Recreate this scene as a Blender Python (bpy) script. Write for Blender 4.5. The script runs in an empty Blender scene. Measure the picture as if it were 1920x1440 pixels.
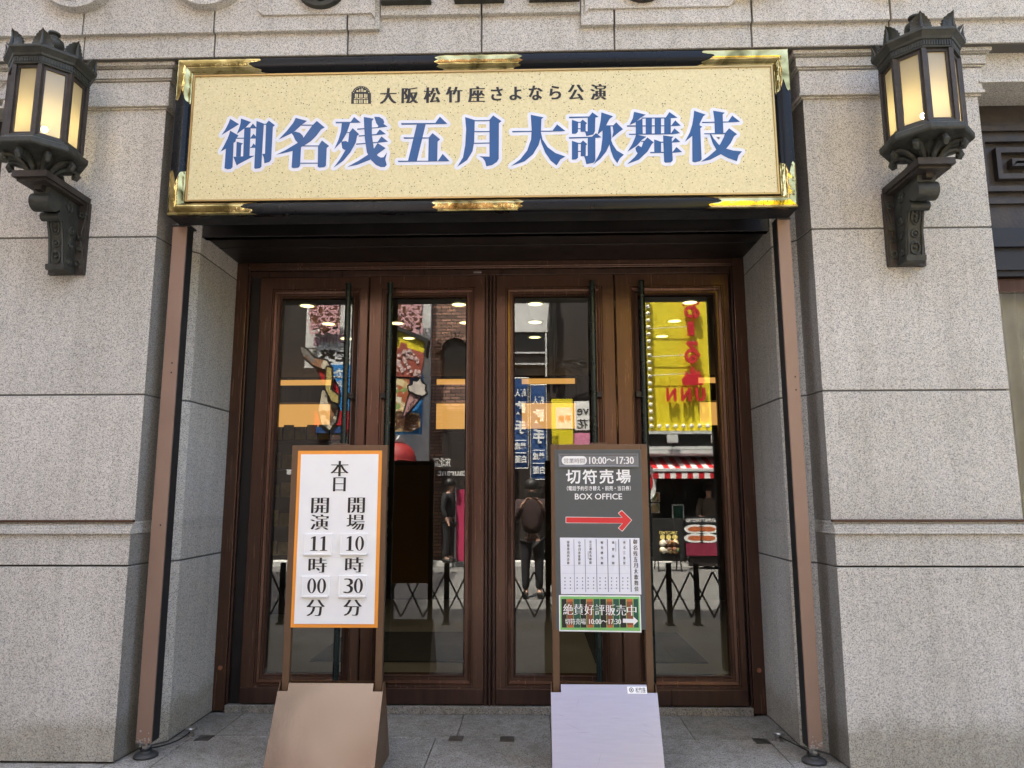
import bpy, bmesh, math, random
from mathutils import Matrix, Vector
from mathutils.geometry import tessellate_polygon
random.seed(7)
S = bpy.context.scene
COL = S.collection
# ---------------------------------------------------------------- camera, sky, sun, exposure
F, PITCH, YAW, ROLL = 1349.4, math.radians(8.704), math.radians(1.558), math.radians(-0.095)
CAM = Vector((0.2085, -4.3009, 1.5))
fwd = Vector((-math.sin(YAW)*math.cos(PITCH), math.cos(YAW)*math.cos(PITCH), math.sin(PITCH)))
right = Vector((math.cos(YAW), math.sin(YAW), 0))
upv = right.cross(fwd)
rgt = right*math.cos(ROLL) + upv*math.sin(ROLL)
upv = upv*math.cos(ROLL) - right*math.sin(ROLL)
cd = bpy.data.cameras.new('camera'); cam = bpy.data.objects.new('camera', cd); COL.objects.link(cam)
cd.sensor_fit = 'HORIZONTAL'; cd.sensor_width = 36; cd.lens = 36*F/1920; cd.clip_start = 0.05; cd.clip_end = 500
cam.matrix_world = Matrix(((rgt.x, upv.x, -fwd.x, CAM.x), (rgt.y, upv.y, -fwd.y, CAM.y), (rgt.z, upv.z, -fwd.z, CAM.z), (0, 0, 0, 1)))
S.camera = cam
SUN_DIR = Vector((0.22, -0.34, -0.92)).normalized()          # the way the light travels: from behind the theatre
sun_el = math.asin(-SUN_DIR.z)
sun_az = math.atan2(-SUN_DIR.x, -SUN_DIR.y)                  # clockwise from +Y
w = bpy.data.worlds.new("World"); S.world = w; w.use_nodes = True
nt = w.node_tree; sky = nt.nodes.new('ShaderNodeTexSky'); sky.sky_type = 'NISHITA'; sky.sun_disc = False
sky.sun_elevation = sun_el; sky.sun_rotation = sun_az; sky.air_density = 1.0; sky.dust_density = 6.0; sky.ozone_density = 0.2
bg = nt.nodes['Background']; bg.inputs['Strength'].default_value = 0.15
nt.links.new(sky.outputs[0], bg.inputs['Color'])
sd = bpy.data.lights.new('sun', 'SUN'); sd.energy = 4.6; sd.angle = math.radians(0.5); sd.color = (1.0, 0.93, 0.82)
sun = bpy.data.objects.new('sun', sd); COL.objects.link(sun); sun.location = (-5, 10, 25)
sun.rotation_euler = SUN_DIR.to_track_quat('-Z', 'Y').to_euler()
S.view_settings.view_transform = 'Standard'; S.view_settings.look = 'None'; S.view_settings.gamma = 1.0
S.view_settings.use_curve_mapping = False; S.view_settings.exposure = 2.97
S.cycles.use_denoising = True; S.cycles.max_bounces = 10; S.cycles.transparent_max_bounces = 12
S.cycles.sample_clamp_indirect = 6.0; S.cycles.caustics_reflective = False; S.cycles.caustics_refractive = False

def ray(px, py): return fwd + rgt*((px-960)/F) - upv*((py-720)/F)
def at(px, py, y):                      # where the line of sight through a photo pixel meets the plane at depth y
    d = ray(px, py); t = (y-CAM.y)/d.y; return CAM + d*t
def atz(px, py, z=0.0):
    d = ray(px, py); t = (z-CAM.z)/d.z; return CAM + d*t
GLASS = 0.975
def across(px, py, y):                  # the spot across the street seen mirrored in the door glass at that pixel
    p = at(px, py, 2*GLASS-y); return (p.x, p.z)

# ---------------------------------------------------------------- materials
def rgb(h, a=1.0):
    v = [int(h[i:i+2], 16)/255 for i in (0, 2, 4)]
    return tuple(c/12.92 if c <= .04045 else ((c+.055)/1.055)**2.4 for c in v) + (a,)
def newmat(name):
    m = bpy.data.materials.new(name); m.use_nodes = True
    n = m.node_tree.nodes; return m, m.node_tree, n['Principled BSDF']
def N(t, kind, **kw):
    n = t.nodes.new(kind)
    for k, v in kw.items():
        if k.startswith('_'): setattr(n, k[1:], v)
        else: n.inputs[k.replace('__', ' ')].default_value = v
    return n
def ramp(t, stops, interp='LINEAR'):
    r = t.nodes.new('ShaderNodeValToRGB'); e = r.color_ramp.elements; r.color_ramp.interpolation = interp
    while len(e) < len(stops): e.new(0.5)
    for i, (p, c) in enumerate(stops): e[i].position = p; e[i].color = c if len(c) == 4 else (*c, 1)
    return r
def mixc(t, a, b, fac, mode='MIX'):
    m = t.nodes.new('ShaderNodeMix'); m.data_type = 'RGBA'; m.blend_type = mode
    for s, v in ((m.inputs[0], fac), (m.inputs[6], a), (m.inputs[7], b)):
        if hasattr(v, 'links') or hasattr(v, 'is_linked'): t.links.new(v, s)
        else: s.default_value = v
    return m.outputs[2]
def coords(t, scale=(1, 1, 1)):
    tc = t.nodes.new('ShaderNodeTexCoord'); mp = t.nodes.new('ShaderNodeMapping'); mp.inputs['Scale'].default_value = scale
    t.links.new(tc.outputs['Object'], mp.inputs['Vector']); return mp.outputs['Vector']
def plain(name, col, rough=0.5, metal=0.0, var=0.12, scale=6.0, bump=0.0, bscale=60, coat=0.0, stretch=(1, 1, 1), spec=None):
    m, t, p = newmat(name)
    v = coords(t, stretch)
    nz = N(t, 'ShaderNodeTexNoise', Scale=scale, Detail=6.0, Roughness=0.6); t.links.new(v, nz.inputs['Vector'])
    c = (*col[:3], 1)
    lo = tuple(x*(1-var) for x in col[:3]) + (1,); hi = tuple(min(1, x*(1+var)) for x in col[:3]) + (1,)
    r = ramp(t, [(0.3, lo), (0.7, hi)]); t.links.new(nz.outputs['Fac'], r.inputs[0]); t.links.new(r.outputs[0], p.inputs['Base Color'])
    rr = N(t, 'ShaderNodeMapRange'); rr.inputs[1].default_value = .3; rr.inputs[2].default_value = .7
    rr.inputs[3].default_value = max(0.02, rough*0.8); rr.inputs[4].default_value = min(1, rough*1.2)
    t.links.new(nz.outputs['Fac'], rr.inputs[0]); t.links.new(rr.outputs[0], p.inputs['Roughness'])
    p.inputs['Metallic'].default_value = metal
    if coat: p.inputs['Coat Weight'].default_value = coat; p.inputs['Coat Roughness'].default_value = 0.08
    if spec is not None: p.inputs['Specular IOR Level'].default_value = spec
    if bump:
        b2 = N(t, 'ShaderNodeTexNoise', Scale=bscale, Detail=4.0); t.links.new(v, b2.inputs['Vector'])
        bp = N(t, 'ShaderNodeBump', Strength=bump, Distance=0.01); t.links.new(b2.outputs['Fac'], bp.inputs['Height'])
        t.links.new(bp.outputs[0], p.inputs['Normal'])
    return m
def granite(name, light, mid, dark, scale=115, rough=0.75, cloud=0.12, stops=(0.30, 0.52), bump=0.25, grime=True):
    m, t, p = newmat(name); v = coords(t)
    nz = N(t, 'ShaderNodeTexNoise', Scale=scale*0.9, Detail=2.0); t.links.new(v, nz.inputs['Vector'])
    dv = t.nodes.new('ShaderNodeVectorMath'); dv.operation = 'MULTIPLY_ADD'
    t.links.new(nz.outputs['Color'], dv.inputs[0]); dv.inputs[1].default_value = (0.007,)*3; t.links.new(v, dv.inputs[2])
    vo = N(t, 'ShaderNodeTexVoronoi', Scale=scale); t.links.new(dv.outputs[0], vo.inputs['Vector'])
    sp = t.nodes.new('ShaderNodeSeparateColor'); t.links.new(vo.outputs['Color'], sp.inputs[0])
    r = ramp(t, [(0.0, dark), (stops[0]*0.55, dark), (stops[0], mid), (stops[1], mid), (min(stops[1]+.16, .95), light), (1.0, tuple(min(1, x*1.12) for x in light[:3])+(1,))])
    t.links.new(sp.outputs[0], r.inputs[0])
    cl = N(t, 'ShaderNodeTexNoise', Scale=1.1, Detail=5.0, Roughness=0.6); t.links.new(v, cl.inputs['Vector'])
    cr = ramp(t, [(0.3, (1-cloud, 1-cloud, 1-cloud*1.15)), (0.7, (1+cloud*.4, 1+cloud*.4, 1+cloud*.4))]); t.links.new(cl.outputs['Fac'], cr.inputs[0])
    out = mixc(t, r.outputs[0], cr.outputs[0], 1.0, 'MULTIPLY')
    gi = t.nodes.new('ShaderNodeNewGeometry'); ir = ramp(t, [(0.0, (0.90, 0.90, 0.885)), (1.0, (1.05, 1.045, 1.04))]); t.links.new(gi.outputs['Random Per Island'], ir.inputs[0])
    out = mixc(t, out, ir.outputs[0], 1.0, 'MULTIPLY')
    sv = coords(t, (7.0, 7.0, 0.45)); sn = N(t, 'ShaderNodeTexNoise', Scale=1.6, Detail=6.0, Roughness=0.65); t.links.new(sv, sn.inputs['Vector'])
    sr_ = ramp(t, [(0.32, (1-cloud*1.1, 1-cloud*1.15, 1-cloud*1.3)), (0.55, (1, 1, 1))]); t.links.new(sn.outputs['Fac'], sr_.inputs[0]); out = mixc(t, out, sr_.outputs[0], 1.0, 'MULTIPLY')
    sx = t.nodes.new('ShaderNodeSeparateXYZ'); t.links.new(v, sx.inputs[0]); sm_ = N(t, 'ShaderNodeTexNoise', Scale=5.0, Detail=5.0); t.links.new(v, sm_.inputs['Vector'])
    ma = t.nodes.new('ShaderNodeMath'); ma.operation = 'MULTIPLY_ADD'; t.links.new(sm_.outputs['Fac'], ma.inputs[0]); ma.inputs[1].default_value = -0.35; t.links.new(sx.outputs[2], ma.inputs[2])
    gr = ramp(t, [(0.0, (0.74, 0.72, 0.66)), (0.10, (1, 1, 1))]); t.links.new(ma.outputs[0], gr.inputs[0])
    if grime: out = mixc(t, out, gr.outputs[0], 1.0, 'MULTIPLY')
    t.links.new(out, p.inputs['Base Color'])
    p.inputs['Roughness'].default_value = rough
    if bump:
        bp = N(t, 'ShaderNodeBump', Strength=bump, Distance=0.003); t.links.new(sp.outputs[1], bp.inputs['Height']); t.links.new(bp.outputs[0], p.inputs['Normal'])
    return m
def emit(name, col, strength):
    m, t, p = newmat(name); p.inputs['Base Color'].default_value = (*col[:3], 1)
    p.inputs['Emission Color'].default_value = (*col[:3], 1); p.inputs['Emission Strength'].default_value = strength; return m
def glassmat(name, tint, refl, rough=0.0):
    m = bpy.data.materials.new(name); m.use_nodes = True; t = m.node_tree; t.nodes.clear()
    o = t.nodes.new('ShaderNodeOutputMaterial'); tr = N(t, 'ShaderNodeBsdfTransparent', Color=(*tint, 1)); gl = N(t, 'ShaderNodeBsdfGlossy', Roughness=rough)
    gl.inputs['Color'].default_value = (.95, .97, .95, 1)
    lw = N(t, 'ShaderNodeFresnel', IOR=1.5); ad = t.nodes.new('ShaderNodeMath'); ad.operation = 'ADD'; ad.inputs[1].default_value = refl; ad.use_clamp = True
    t.links.new(lw.outputs[0], ad.inputs[0]); mx = t.nodes.new('ShaderNodeMixShader')
    t.links.new(ad.outputs[0], mx.inputs[0]); t.links.new(tr.outputs[0], mx.inputs[1]); t.links.new(gl.outputs[0], mx.inputs[2]); t.links.new(mx.outputs[0], o.inputs[0])
    return m
M = {}
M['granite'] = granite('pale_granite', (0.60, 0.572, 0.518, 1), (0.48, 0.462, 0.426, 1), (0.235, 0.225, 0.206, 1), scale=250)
M['granite_dark'] = granite('dark_granite', (0.31, 0.295, 0.27, 1), (0.25, 0.237, 0.215, 1), (0.13, 0.123, 0.112, 1), scale=250, rough=0.45, bump=0.05)  # darker, smoother granite for the outer reveal faces
M['paving'] = granite('paving_granite', (0.34, 0.325, 0.295, 1), (0.25, 0.238, 0.215, 1), (0.11, 0.105, 0.095, 1), scale=210, rough=0.6, cloud=0.30, grime=False)
M['mortar'] = plain('mortar', (0.10, 0.095, 0.085), 0.95)
M['street'] = plain('street_paver', (0.135, 0.132, 0.127), 0.9, var=0.25, scale=3, bump=0.1)
M['bronze'] = plain('brown_bronze', (0.096, 0.051, 0.034), 0.24, 0.55, var=0.14, scale=22, stretch=(3, 3, 0.12), bump=0.04, bscale=40)
M['bronze_dark'] = plain('dark_bronze', (0.013, 0.011, 0.0105), 0.42, 0.25, var=0.3, scale=5)
M['bronze_mid'] = plain('umber_bronze', (0.052, 0.027, 0.019), 0.33, 0.45, var=0.3, scale=7, stretch=(3, 3, .25))
M['patina'] = plain('patinated_iron', (0.038, 0.039, 0.031), 0.55, 0.35, var=0.45, scale=14, bump=0.35, bscale=45)
M['patina_brown'] = plain('brown_patina', (0.044, 0.036, 0.030), 0.55, 0.35, var=0.4, scale=12, bump=0.3, bscale=40)
M['postpaint'] = plain('post_paint', (0.25, 0.165, 0.122), 0.48, 0.25, var=0.07, scale=4, bump=0.03, bscale=20)
M['black_lacquer'] = plain('black_lacquer', (0.004, 0.005, 0.007), 0.30, 0.0, var=0.1, spec=0.22)
M['black'] = plain('soft_black', (0.012, 0.012, 0.012), 0.6)
M['handle'] = plain('dark_green_enamel', (0.010, 0.020, 0.017), 0.28, 0.2, var=0.25)
def goldmat():
    m, t, p = newmat('hammered_gold'); v = coords(t)
    n1 = N(t, 'ShaderNodeTexNoise', Scale=7.0, Detail=4.0, Distortion=0.8); t.links.new(v, n1.inputs['Vector'])
    r = ramp(t, [(0.30, (0.09, 0.07, 0.025)), (0.46, (0.36, 0.29, 0.115)), (0.75, (0.62, 0.52, 0.25))]); t.links.new(n1.outputs['Fac'], r.inputs[0]); t.links.new(r.outputs[0], p.inputs['Base Color'])
    p.inputs['Metallic'].default_value = 1.0; p.inputs['Roughness'].default_value = 0.13
    n2 = N(t, 'ShaderNodeTexNoise', Scale=26.0, Detail=3.0); t.links.new(v, n2.inputs['Vector'])
    bp = N(t, 'ShaderNodeBump', Strength=0.25, Distance=0.01); t.links.new(n2.outputs['Fac'], bp.inputs['Height']); t.links.new(bp.outputs[0], p.inputs['Normal'])
    return m
M['gold'] = goldmat()
M['gold_trim'] = plain('gold_trim', (0.42, 0.29, 0.12), 0.35, 0.8)
def creammat():
    m, t, p = newmat('flecked_cream_paper'); v = coords(t)
    dn = N(t, 'ShaderNodeTexNoise', Scale=130.0, Detail=2.0); t.links.new(v, dn.inputs['Vector'])
    dd = t.nodes.new('ShaderNodeVectorMath'); dd.operation = 'MULTIPLY_ADD'; t.links.new(dn.outputs['Color'], dd.inputs[0]); dd.inputs[1].default_value = (0.012,)*3; t.links.new(v, dd.inputs[2])
    vo = N(t, 'ShaderNodeTexVoronoi', Scale=60.0, Randomness=1.0); t.links.new(dd.outputs[0], vo.inputs['Vector'])
    sp = t.nodes.new('ShaderNodeSeparateColor'); t.links.new(vo.outputs['Color'], sp.inputs[0])
    # a fleck sits in the middle of some of the cells
    mul = t.nodes.new('ShaderNodeMath'); mul.operation = 'MULTIPLY'; mul.inputs[1].default_value = 0.0072
    t.links.new(sp.outputs[1], mul.inputs[0])
    mul2 = t.nodes.new('ShaderNodeMath'); mul2.operation = 'MULTIPLY'; mul2.inputs[1].default_value = 60.0; t.links.new(mul.outputs[0], mul2.inputs[0])
    lt = t.nodes.new('ShaderNodeMath'); lt.operation = 'LESS_THAN'; t.links.new(vo.outputs['Distance'], lt.inputs[0]); t.links.new(mul2.outputs[0], lt.inputs[1])
    gt = t.nodes.new('ShaderNodeMath'); gt.operation = 'GREATER_THAN'; gt.inputs[1].default_value = 0.52; t.links.new(sp.outputs[0], gt.inputs[0])
    a = t.nodes.new('ShaderNodeMath'); a.operation = 'MULTIPLY'; t.links.new(lt.outputs[0], a.inputs[0]); t.links.new(gt.outputs[0], a.inputs[1])
    gt2 = t.nodes.new('ShaderNodeMath'); gt2.operation = 'LESS_THAN'; gt2.inputs[1].default_value = 0.16; t.links.new(sp.outputs[0], gt2.inputs[0])
    b = t.nodes.new('ShaderNodeMath'); b.operation = 'MULTIPLY'; t.links.new(lt.outputs[0], b.inputs[0]); t.links.new(gt2.outputs[0], b.inputs[1])
    base = (0.60, 0.51, 0.29, 1)
    nz = N(t, 'ShaderNodeTexNoise', Scale=90.0, Detail=2.0); t.links.new(v, nz.inputs['Vector'])
    r = ramp(t, [(0.3, (0.62, 0.545, 0.29)), (0.65, (0.72, 0.64, 0.37))]); t.links.new(nz.outputs['Fac'], r.inputs[0])
    n9 = N(t, 'ShaderNodeTexNoise', Scale=170.0, Detail=3.0, Roughness=.7); t.links.new(v, n9.inputs['Vector']); r9 = ramp(t, [(0.64, (0, 0, 0)), (0.71, (.8, .8, .8))]); t.links.new(n9.outputs['Fac'], r9.inputs[0])
    c0 = mixc(t, r.outputs[0], (0.24, 0.19, 0.07, 1), r9.outputs[0])
    c1 = mixc(t, c0, (0.085, 0.065, 0.02, 1), a.outputs[0]); c2 = mixc(t, c1, (0.80, 0.70, 0.40, 1), b.outputs[0])
    t.links.new(c2, p.inputs['Base Color']); p.inputs['Roughness'].default_value = 0.5
    return m
M['cream'] = creammat()
M['blue'] = plain('blue_vinyl', (0.008, 0.075, 0.235), 0.4, var=0.05)
M['white'] = plain('white_vinyl', (0.72, 0.74, 0.80), 0.45, var=0.03)
M['ink'] = plain('black_ink', (0.010, 0.009, 0.009), 0.5, var=0.1)
M['stand_brown'] = plain('stand_brown', (0.115, 0.062, 0.030), 0.42, 0.15, var=0.1)
def satin():
    m, t, p = newmat('satin_brown_plate'); v = coords(t); n1 = N(t, 'ShaderNodeTexNoise', Scale=2.2, Detail=2.0); t.links.new(v, n1.inputs['Vector'])
    n2 = N(t, 'ShaderNodeTexNoise', Scale=60.0, Detail=5.0); t.links.new(v, n2.inputs['Vector'])
    r = ramp(t, [(0.35, (0.118, 0.090, 0.073)), (0.65, (0.135, 0.107, 0.091))]); t.links.new(n1.outputs['Fac'], r.inputs[0]); t.links.new(r.outputs[0], p.inputs['Base Color'])
    p.inputs['Metallic'].default_value = 0.75; p.inputs['Roughness'].default_value = 0.21
    b1 = N(t, 'ShaderNodeBump', Strength=0.10, Distance=0.06); t.links.new(n1.outputs['Fac'], b1.inputs['Height'])
    b2 = N(t, 'ShaderNodeBump', Strength=0.05, Distance=0.004); t.links.new(n2.outputs['Fac'], b2.inputs['Height']); t.links.new(b1.outputs[0], b2.inputs['Normal']); t.links.new(b2.outputs[0], p.inputs['Normal']); return m
M['stand_gloss'] = satin()
M['orange'] = plain('orange_border', (0.80, 0.30, 0.035), 0.5, var=0.03)
M['board_white'] = plain('white_board', (0.80, 0.80, 0.78), 0.45, var=0.02)
M['board_grey'] = plain('slate_grey_board', (0.070, 0.079, 0.080), 0.42, var=0.06)
M['red_arrow'] = plain('red_vinyl', (0.62, 0.025, 0.03), 0.45, var=0.04)
M['paper'] = plain('white_paper', (0.72, 0.73, 0.78), 0.6, var=0.02)
M['grey_ink'] = plain('grey_ink', (0.22, 0.23, 0.26), 0.6)
M['green'] = plain('notice_green', (0.20, 0.48, 0.14), 0.5); M['green_dark'] = plain('curtain_green', (0.015, 0.075, 0.05), 0.5)
M['persimmon'] = plain('curtain_persimmon', (0.48, 0.13, 0.045), 0.5)
def scratched():
    m, t, p = newmat('scratched_lavender_plate'); v = coords(t, (2.2, 2.2, 26))
    nz = N(t, 'ShaderNodeTexNoise', Scale=3.0, Detail=8.0, Roughness=.7); t.links.new(v, nz.inputs['Vector'])
    r = ramp(t, [(0.25, (0.295, 0.290, 0.365)), (0.7, (0.335, 0.328, 0.405))]); t.links.new(nz.outputs['Fac'], r.inputs[0])  # reflected sky is put into the lavender base colour
    t.links.new(r.outputs[0], p.inputs['Base Color'])
    p.inputs['Roughness'].default_value = 0.30; p.inputs['Metallic'].default_value = 0.35; return m
M['scratched'] = scratched()
M['chrome'] = plain('galvanised_steel', (0.42, 0.41, 0.39), 0.35, 0.9); M['rubber'] = plain('grey_rubber', (0.035, 0.036, 0.035), 0.6)
M['door_glass'] = glassmat('door_glass', (0.62, 0.635, 0.61), 0.08)
M['window_glass'] = glassmat('window_glass', (0.85, 0.87, 0.85), 0.05)
M['lobby_wall'] = plain('lobby_panel', (0.045, 0.035, 0.028), 0.6, var=0.25); M['lobby_ceiling'] = plain('lobby_ceiling', (0.20, 0.19, 0.17), 0.8)
M['lobby_floor'] = plain('lobby_stone', (0.20, 0.185, 0.165), 0.35, var=0.15, scale=2); M['mat'] = plain('entrance_mat', (0.018, 0.018, 0.020), 0.95)
M['curtain'] = plain('grey_curtain', (0.66, 0.67, 0.65), 0.9, var=0.1)
M['downlight'] = emit('downlight_lens', (1.0, 0.86, 0.36), 0.65)
M['niche'] = emit('lit_niche_back', (1.0, 0.50, 0.13), 0.15)
M['bulb'] = emit('lamp_bulb', (1.0, 0.80, 0.44), 95.0)
def frosted():
    m = bpy.data.materials.new('frosted_lantern_glass'); m.use_nodes = True; t = m.node_tree; t.nodes.clear()
    o = t.nodes.new('ShaderNodeOutputMaterial'); tl = N(t, 'ShaderNodeBsdfTranslucent', Color=(0.38, 0.33, 0.20, 1)); df = N(t, 'ShaderNodeBsdfDiffuse', Color=(0.40, 0.38, 0.31, 1))
    tr = N(t, 'ShaderNodeBsdfTransparent', Color=(0.9, 0.85, 0.7, 1)); gl = N(t, 'ShaderNodeBsdfGlossy', Roughness=0.2)
    a = t.nodes.new('ShaderNodeMixShader'); a.inputs[0].default_value = .45; b = t.nodes.new('ShaderNodeMixShader'); b.inputs[0].default_value = .16; c = t.nodes.new('ShaderNodeMixShader'); c.inputs[0].default_value = .06
    t.links.new(tl.outputs[0], a.inputs[1]); t.links.new(df.outputs[0], a.inputs[2]); t.links.new(a.outputs[0], b.inputs[1]); t.links.new(tr.outputs[0], b.inputs[2])
    t.links.new(b.outputs[0], c.inputs[1]); t.links.new(gl.outputs[0], c.inputs[2]); t.links.new(c.outputs[0], o.inputs[0]); return m
M['frosted'] = frosted()
def printed(name, cols, scale, seed=0.0):            # busy printed picture: patches of several colours
    m, t, p = newmat(name); v = coords(t); nz = N(t, 'ShaderNodeTexNoise', Scale=scale*.6, Detail=3.0); t.links.new(v, nz.inputs['Vector'])
    d = t.nodes.new('ShaderNodeVectorMath'); d.operation = 'MULTIPLY_ADD'; t.links.new(nz.outputs['Color'], d.inputs[0]); d.inputs[1].default_value = (1.2/scale,)*3; t.links.new(v, d.inputs[2])
    vo = N(t, 'ShaderNodeTexVoronoi', Scale=scale); t.links.new(d.outputs[0], vo.inputs['Vector']); sp = t.nodes.new('ShaderNodeSeparateColor'); t.links.new(vo.outputs['Color'], sp.inputs[0])
    r = ramp(t, [(i/len(cols), c) for i, c in enumerate(cols)], 'CONSTANT'); t.links.new(sp.outputs[0], r.inputs[0]); t.links.new(r.outputs[0], p.inputs['Base Color']); p.inputs['Roughness'].default_value = .5; return m
# ---------------------------------------------------------------- mesh helpers
class MB:
    def __init__(s): s.v = []; s.f = []; s.mi = []; s.m = 0
    def add(s, vs, fs):
        o = len(s.v); s.v += [tuple(q) for q in vs]; s.f += [tuple(i+o for i in f) for f in fs]; s.mi += [s.m]*len(fs); return s
    def box(s, x0, x1, y0, y1, z0, z1):
        vs = [(x, y, z) for z in (z0, z1) for y in (y0, y1) for x in (x0, x1)]
        return s.add(vs, [(0, 2, 3, 1), (4, 5, 7, 6), (0, 1, 5, 4), (2, 6, 7, 3), (0, 4, 6, 2), (1, 3, 7, 5)])
    def prism(s, poly, a, b, axis='y'):          # extrude a polygon given in the two other axes
        n = len(poly)
        def P(u, w, q): return (u, q, w) if axis == 'y' else ((u, w, q) if axis == 'z' else (q, u, w))
        vs = [P(u, w, a) for u, w in poly] + [P(u, w, b) for u, w in poly]
        tri = tessellate_polygon([[Vector((u, w, 0)) for u, w in poly]])
        fs = [tuple(t) for t in tri] + [tuple(n+i for i in reversed(t)) for t in tri] + [(i, (i+1) % n, n+(i+1) % n, n+i) for i in range(n)]
        return s.add(vs, fs)
    def flat(s, poly, y):                        # a flat polygon in the xz plane
        tri = tessellate_polygon([[Vector((u, w, 0)) for u, w in poly]])
        return s.add([(u, y, w) for u, w in poly], [tuple(t) for t in tri])
    def ring(s, r0, r1, y0, y1):                 # rectangles (x0,x1,z0,z1) at two depths joined by four quads
        a = [(r0[0], y0, r0[2]), (r0[1], y0, r0[2]), (r0[1], y0, r0[3]), (r0[0], y0, r0[3])]
        b = [(r1[0], y1, r1[2]), (r1[1], y1, r1[2]), (r1[1], y1, r1[3]), (r1[0], y1, r1[3])]
        return s.add(a+b, [(i, (i+1) % 4, 4+(i+1) % 4, 4+i) for i in range(4)])
    def rings(s, seq):
        for (r0, y0), (r1, y1) in zip(seq, seq[1:]): s.ring(r0, r1, y0, y1)
        return s
    def tube(s, path, r, n=10, cap=True):
        pts = [Vector(p) for p in path]; rs = r if isinstance(r, (list, tuple)) else [r]*len(pts)
        base = len(s.v); vs = []; ref = None
        for i, p in enumerate(pts):
            d = (pts[min(i+1, len(pts)-1)]-pts[max(i-1, 0)]).normalized()
            if ref is None:
                ref = d.orthogonal().normalized()
            ref = (ref - d*ref.dot(d)).normalized(); bi = d.cross(ref)
            for k in range(n):
                a = 2*math.pi*k/n; vs.append(p + (ref*math.cos(a)+bi*math.sin(a))*rs[i])
        fs = [(i*n+k, i*n+(k+1) % n, (i+1)*n+(k+1) % n, (i+1)*n+k) for i in range(len(pts)-1) for k in range(n)]
        if cap: fs += [tuple(reversed(range(n))), tuple((len(pts)-1)*n+k for k in range(n))]
        return s.add(vs, fs)
    def lathe(s, prof, cx, cy, n=24, a0=0.0, cap=True):   # prof: (radius, z)
        vs = [(cx+r*math.cos(a0+2*math.pi*k/n), cy+r*math.sin(a0+2*math.pi*k/n), z) for r, z in prof for k in range(n)]
        fs = [(i*n+k, i*n+(k+1) % n, (i+1)*n+(k+1) % n, (i+1)*n+k) for i in range(len(prof)-1) for k in range(n)]
        if cap: fs += [tuple(reversed(range(n))), tuple((len(prof)-1)*n+k for k in range(n))]
        return s.add(vs, fs)
    def ball(s, c, r, n=10):
        prof = [(max(1e-4, r*math.sin(math.pi*i/n)), c[2]-r*math.cos(math.pi*i/n)) for i in range(n+1)]
        return s.lathe(prof, c[0], c[1], 2*n)
    def disc(s, c, r, n=20, up=-1):
        vs = [(c[0]+r*math.cos(2*math.pi*k/n), c[1]+r*math.sin(2*math.pi*k/n), c[2]) for k in range(n)]
        return s.add(vs, [tuple(range(n))])
    def build(s, name, mats, parent=None, bevel=0.0, smooth=False, seg=2):
        me = bpy.data.meshes.new(name); me.from_pydata(s.v, [], s.f)
        for m in (mats if isinstance(mats, (list, tuple)) else [mats]): me.materials.append(m)
        me.polygons.foreach_set('material_index', s.mi)
        bm = bmesh.new(); bm.from_mesh(me); bmesh.ops.recalc_face_normals(bm, faces=bm.faces); bm.to_mesh(me); bm.free()
        if smooth: me.polygons.foreach_set('use_smooth', [True]*len(me.polygons))
        o = bpy.data.objects.new(name, me); COL.objects.link(o)
        if parent is not None: attach(o, parent)
        if bevel:
            b = o.modifiers.new('edge', 'BEVEL'); b.width = bevel; b.segments = seg; b.limit_method = 'ANGLE'; b.angle_limit = math.radians(35)
        if smooth: soften(o)
        return o
def soften(o, ang=40):
    import bmesh as _b
    bm = _b.new(); bm.from_mesh(o.data)
    for e in bm.edges:
        if len(e.link_faces) == 2 and e.calc_face_angle(0) > math.radians(ang): e.smooth = False
    bm.to_mesh(o.data); bm.free()
def attach(o, parent):
    o.parent = parent
    if parent.type == 'EMPTY': o.matrix_parent_inverse = Matrix.Translation(-parent.location)
def thing(name, loc, label, cat, group=None):
    o = bpy.data.objects.new(name, None); o.empty_display_size = 0.1; o.location = loc; COL.objects.link(o)
    return tag(o, label, cat, group)
def tag(o, label, cat, group=None):
    o['label'] = label; o['category'] = cat
    if group: o['group'] = group
    return o
def structure(o, kind='structure'): o['kind'] = kind; return o
def copy_tree(o, parent=None):
    c = o.copy(); COL.objects.link(c)
    if parent is not None:
        mi = o.matrix_parent_inverse.copy(); c.parent = parent; c.matrix_parent_inverse = mi
    for ch in list(o.children): copy_tree(ch, c)
    return c

# ---------------------------------------------------------------- lettering
_G = {}
def glyph(t, off=0.0):
    k = (t, round(off, 4))
    if k not in _G:
        cu = bpy.data.curves.new('glyph', 'FONT'); cu.body = t; cu.resolution_u = 3; cu.offset = off
        o = bpy.data.objects.new('glyph', cu); COL.objects.link(o); bpy.context.view_layer.update()
        me = bpy.data.meshes.new_from_object(o.evaluated_get(bpy.context.evaluated_depsgraph_get()))
        _G[k] = ([(v.co.x, v.co.y) for v in me.vertices], [tuple(p.vertices) for p in me.polygons])
        bpy.data.objects.remove(o); bpy.data.curves.remove(cu); bpy.data.meshes.remove(me)
    return _G[k]
class Frame2D:                                    # a plane with its own right and up, for lettering on tilted or turned boards
    def __init__(s, o, u, v, n): s.o, s.u, s.v, s.n = Vector(o), Vector(u), Vector(v), Vector(n)
    def p(s, a, b, d=0.0): return s.o + s.u*a + s.v*b + s.n*d
def flatframe(y): return Frame2D((0, y, 0), (1, 0, 0), (0, 0, 1), (0, -1, 0))
def facing_back(y): return Frame2D((0, y, 0), (-1, 0, 0), (0, 0, 1), (0, 1, 0))   # reads from the theatre; a = -x
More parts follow.
